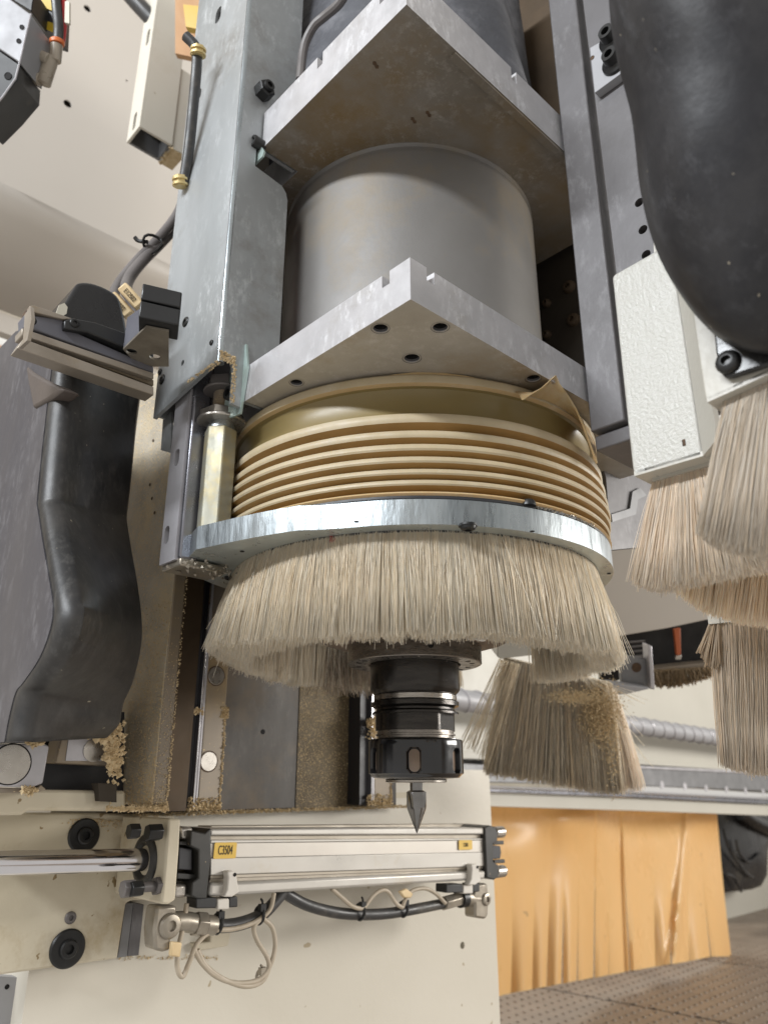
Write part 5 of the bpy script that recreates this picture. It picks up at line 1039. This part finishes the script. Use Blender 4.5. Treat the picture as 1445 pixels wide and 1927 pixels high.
def strip(a, c, w_, h, name, m):
    A_, B_ = P(*a, Z=zt_b), P(*c, Z=zt_b); n_ = (B_-A_).normalized().cross(V((0, 0, 1)))*w_; b = MB(); b.prism([A_-n_, B_-n_, B_+n_, A_+n_], (0, 0, h)); b.build(name, m, tbx)
strip((1000, 1855), (1470, 1945), .0022, .0004, 'joint', 'table_gap'); strip((1290, 1802), (1470, 1825), .002, .0004, 'joint', 'table_gap')
for k in range(11):
    t = k/10; b = MB(); p = P(1020+t*420, 1859+t*80, Z=zt_b); b.lathe([(.005, .0003), (.005, .0012), (0, .0014)], p, (0, 0, 1), 8); b.build('joint_peg', 'table_gap', tbx)
# far right: white frame and black motor cowl
wf = thing('white_frame', P(1420, 1760, Y=.9), 'cream frame panel at the right edge beyond the curtain', 'frame')
def fq(q, y, th, name, m, par, bev=.002): b = MB(); b.prism([P(x, yy, Y=y) for x, yy in q], (0, th, 0)); return b.build(name, m, par, bevel=bev)
fq([(1330, 1500), (1650, 1500), (1650, 1700), (1445, 1745), (1378, 1768), (1340, 1780)], .90, .03, 'panel', 'beam_cream', wf)
fq([(1340, 1768), (1445, 1748), (1650, 1735), (1650, 1800), (1520, 1812), (1405, 1770)], .92, .03, 'lower_panel', 'cream_paint', wf)
fq([(1340, 1766), (1402, 1770), (1470, 1822), (1340, 1806)], .91, .02, 'grey_brown_wedge', 'dusty_steel', wf)  # grey-brown wedge below the frame panel
fq([(1322, 1795), (1382, 1790), (1384, 1808), (1322, 1803)], .80, .01, 'white_edge', 'white_plastic', wf, 0)
bc = thing('black_cowl', P(1400, 1600, Y=.8), 'glossy black moulded cowl between curtain and cream frame', 'cowl')
b = MB(); b.inflate([P(x, y, Y=.80) for x, y in [(1335, 1500), (1470, 1520), (1450, 1560), (1440, 1600), (1438, 1650), (1428, 1668), (1412, 1674), (1350, 1682), (1335, 1600)]], (0, -1, 0), .03, back=.02, rings=8); b.build('cowl_shell', 'black_plastic', bc)
b = MB(); b.tube([P(x, y, Y=.76) for x, y in [(1392, 1530), (1420, 1548), (1470, 1570)]], .022, 16); b.build('rounded_snout', 'black_plastic', bc)
for pts in ([(1360, 1560), (1372, 1600), (1400, 1640), (1416, 1652)], [(1384, 1580), (1390, 1605), (1408, 1622), (1428, 1606)], [(1366, 1645), (1380, 1652), (1394, 1678)]): b = MB(); b.tube([P(x, y, Y=.765) for x, y in pts], .004, 8); b.build('moulded_rib', 'black_plastic', bc)
# far setting
b = MB(); b.box(-4, 6, 3.4, 3.5, -1.2, 4.5); tag(b.build('hall_wall', 'wall_beige'), kind='structure')
b = MB(); b.box(-4, 4, -4, 3.4, 3.0, 3.1); 
def wood_y(): pass
wd = thing('wood_boards', PD(10, 630, 2.2), 'blurred warm wooden boards in the distance at the left edge under the cover', 'boards')
for q, m in (([(-80, 575), (60, 612), (60, 645), (-80, 600)], 'wood_ceiling'), ([(-80, 601), (60, 646), (60, 668), (-80, 624)], 'white_plastic'), ([(-80, 625), (60, 669), (60, 690), (-80, 645)], 'wood_ceiling'), ([(-80, 646), (60, 691), (60, 720), (-80, 668)], 'orange_plastic')): pdp(q, 2.2, .02, 'board', m, wd, 0)
for o in bpy.data.objects:
    if 'wl' in o: del o['wl']
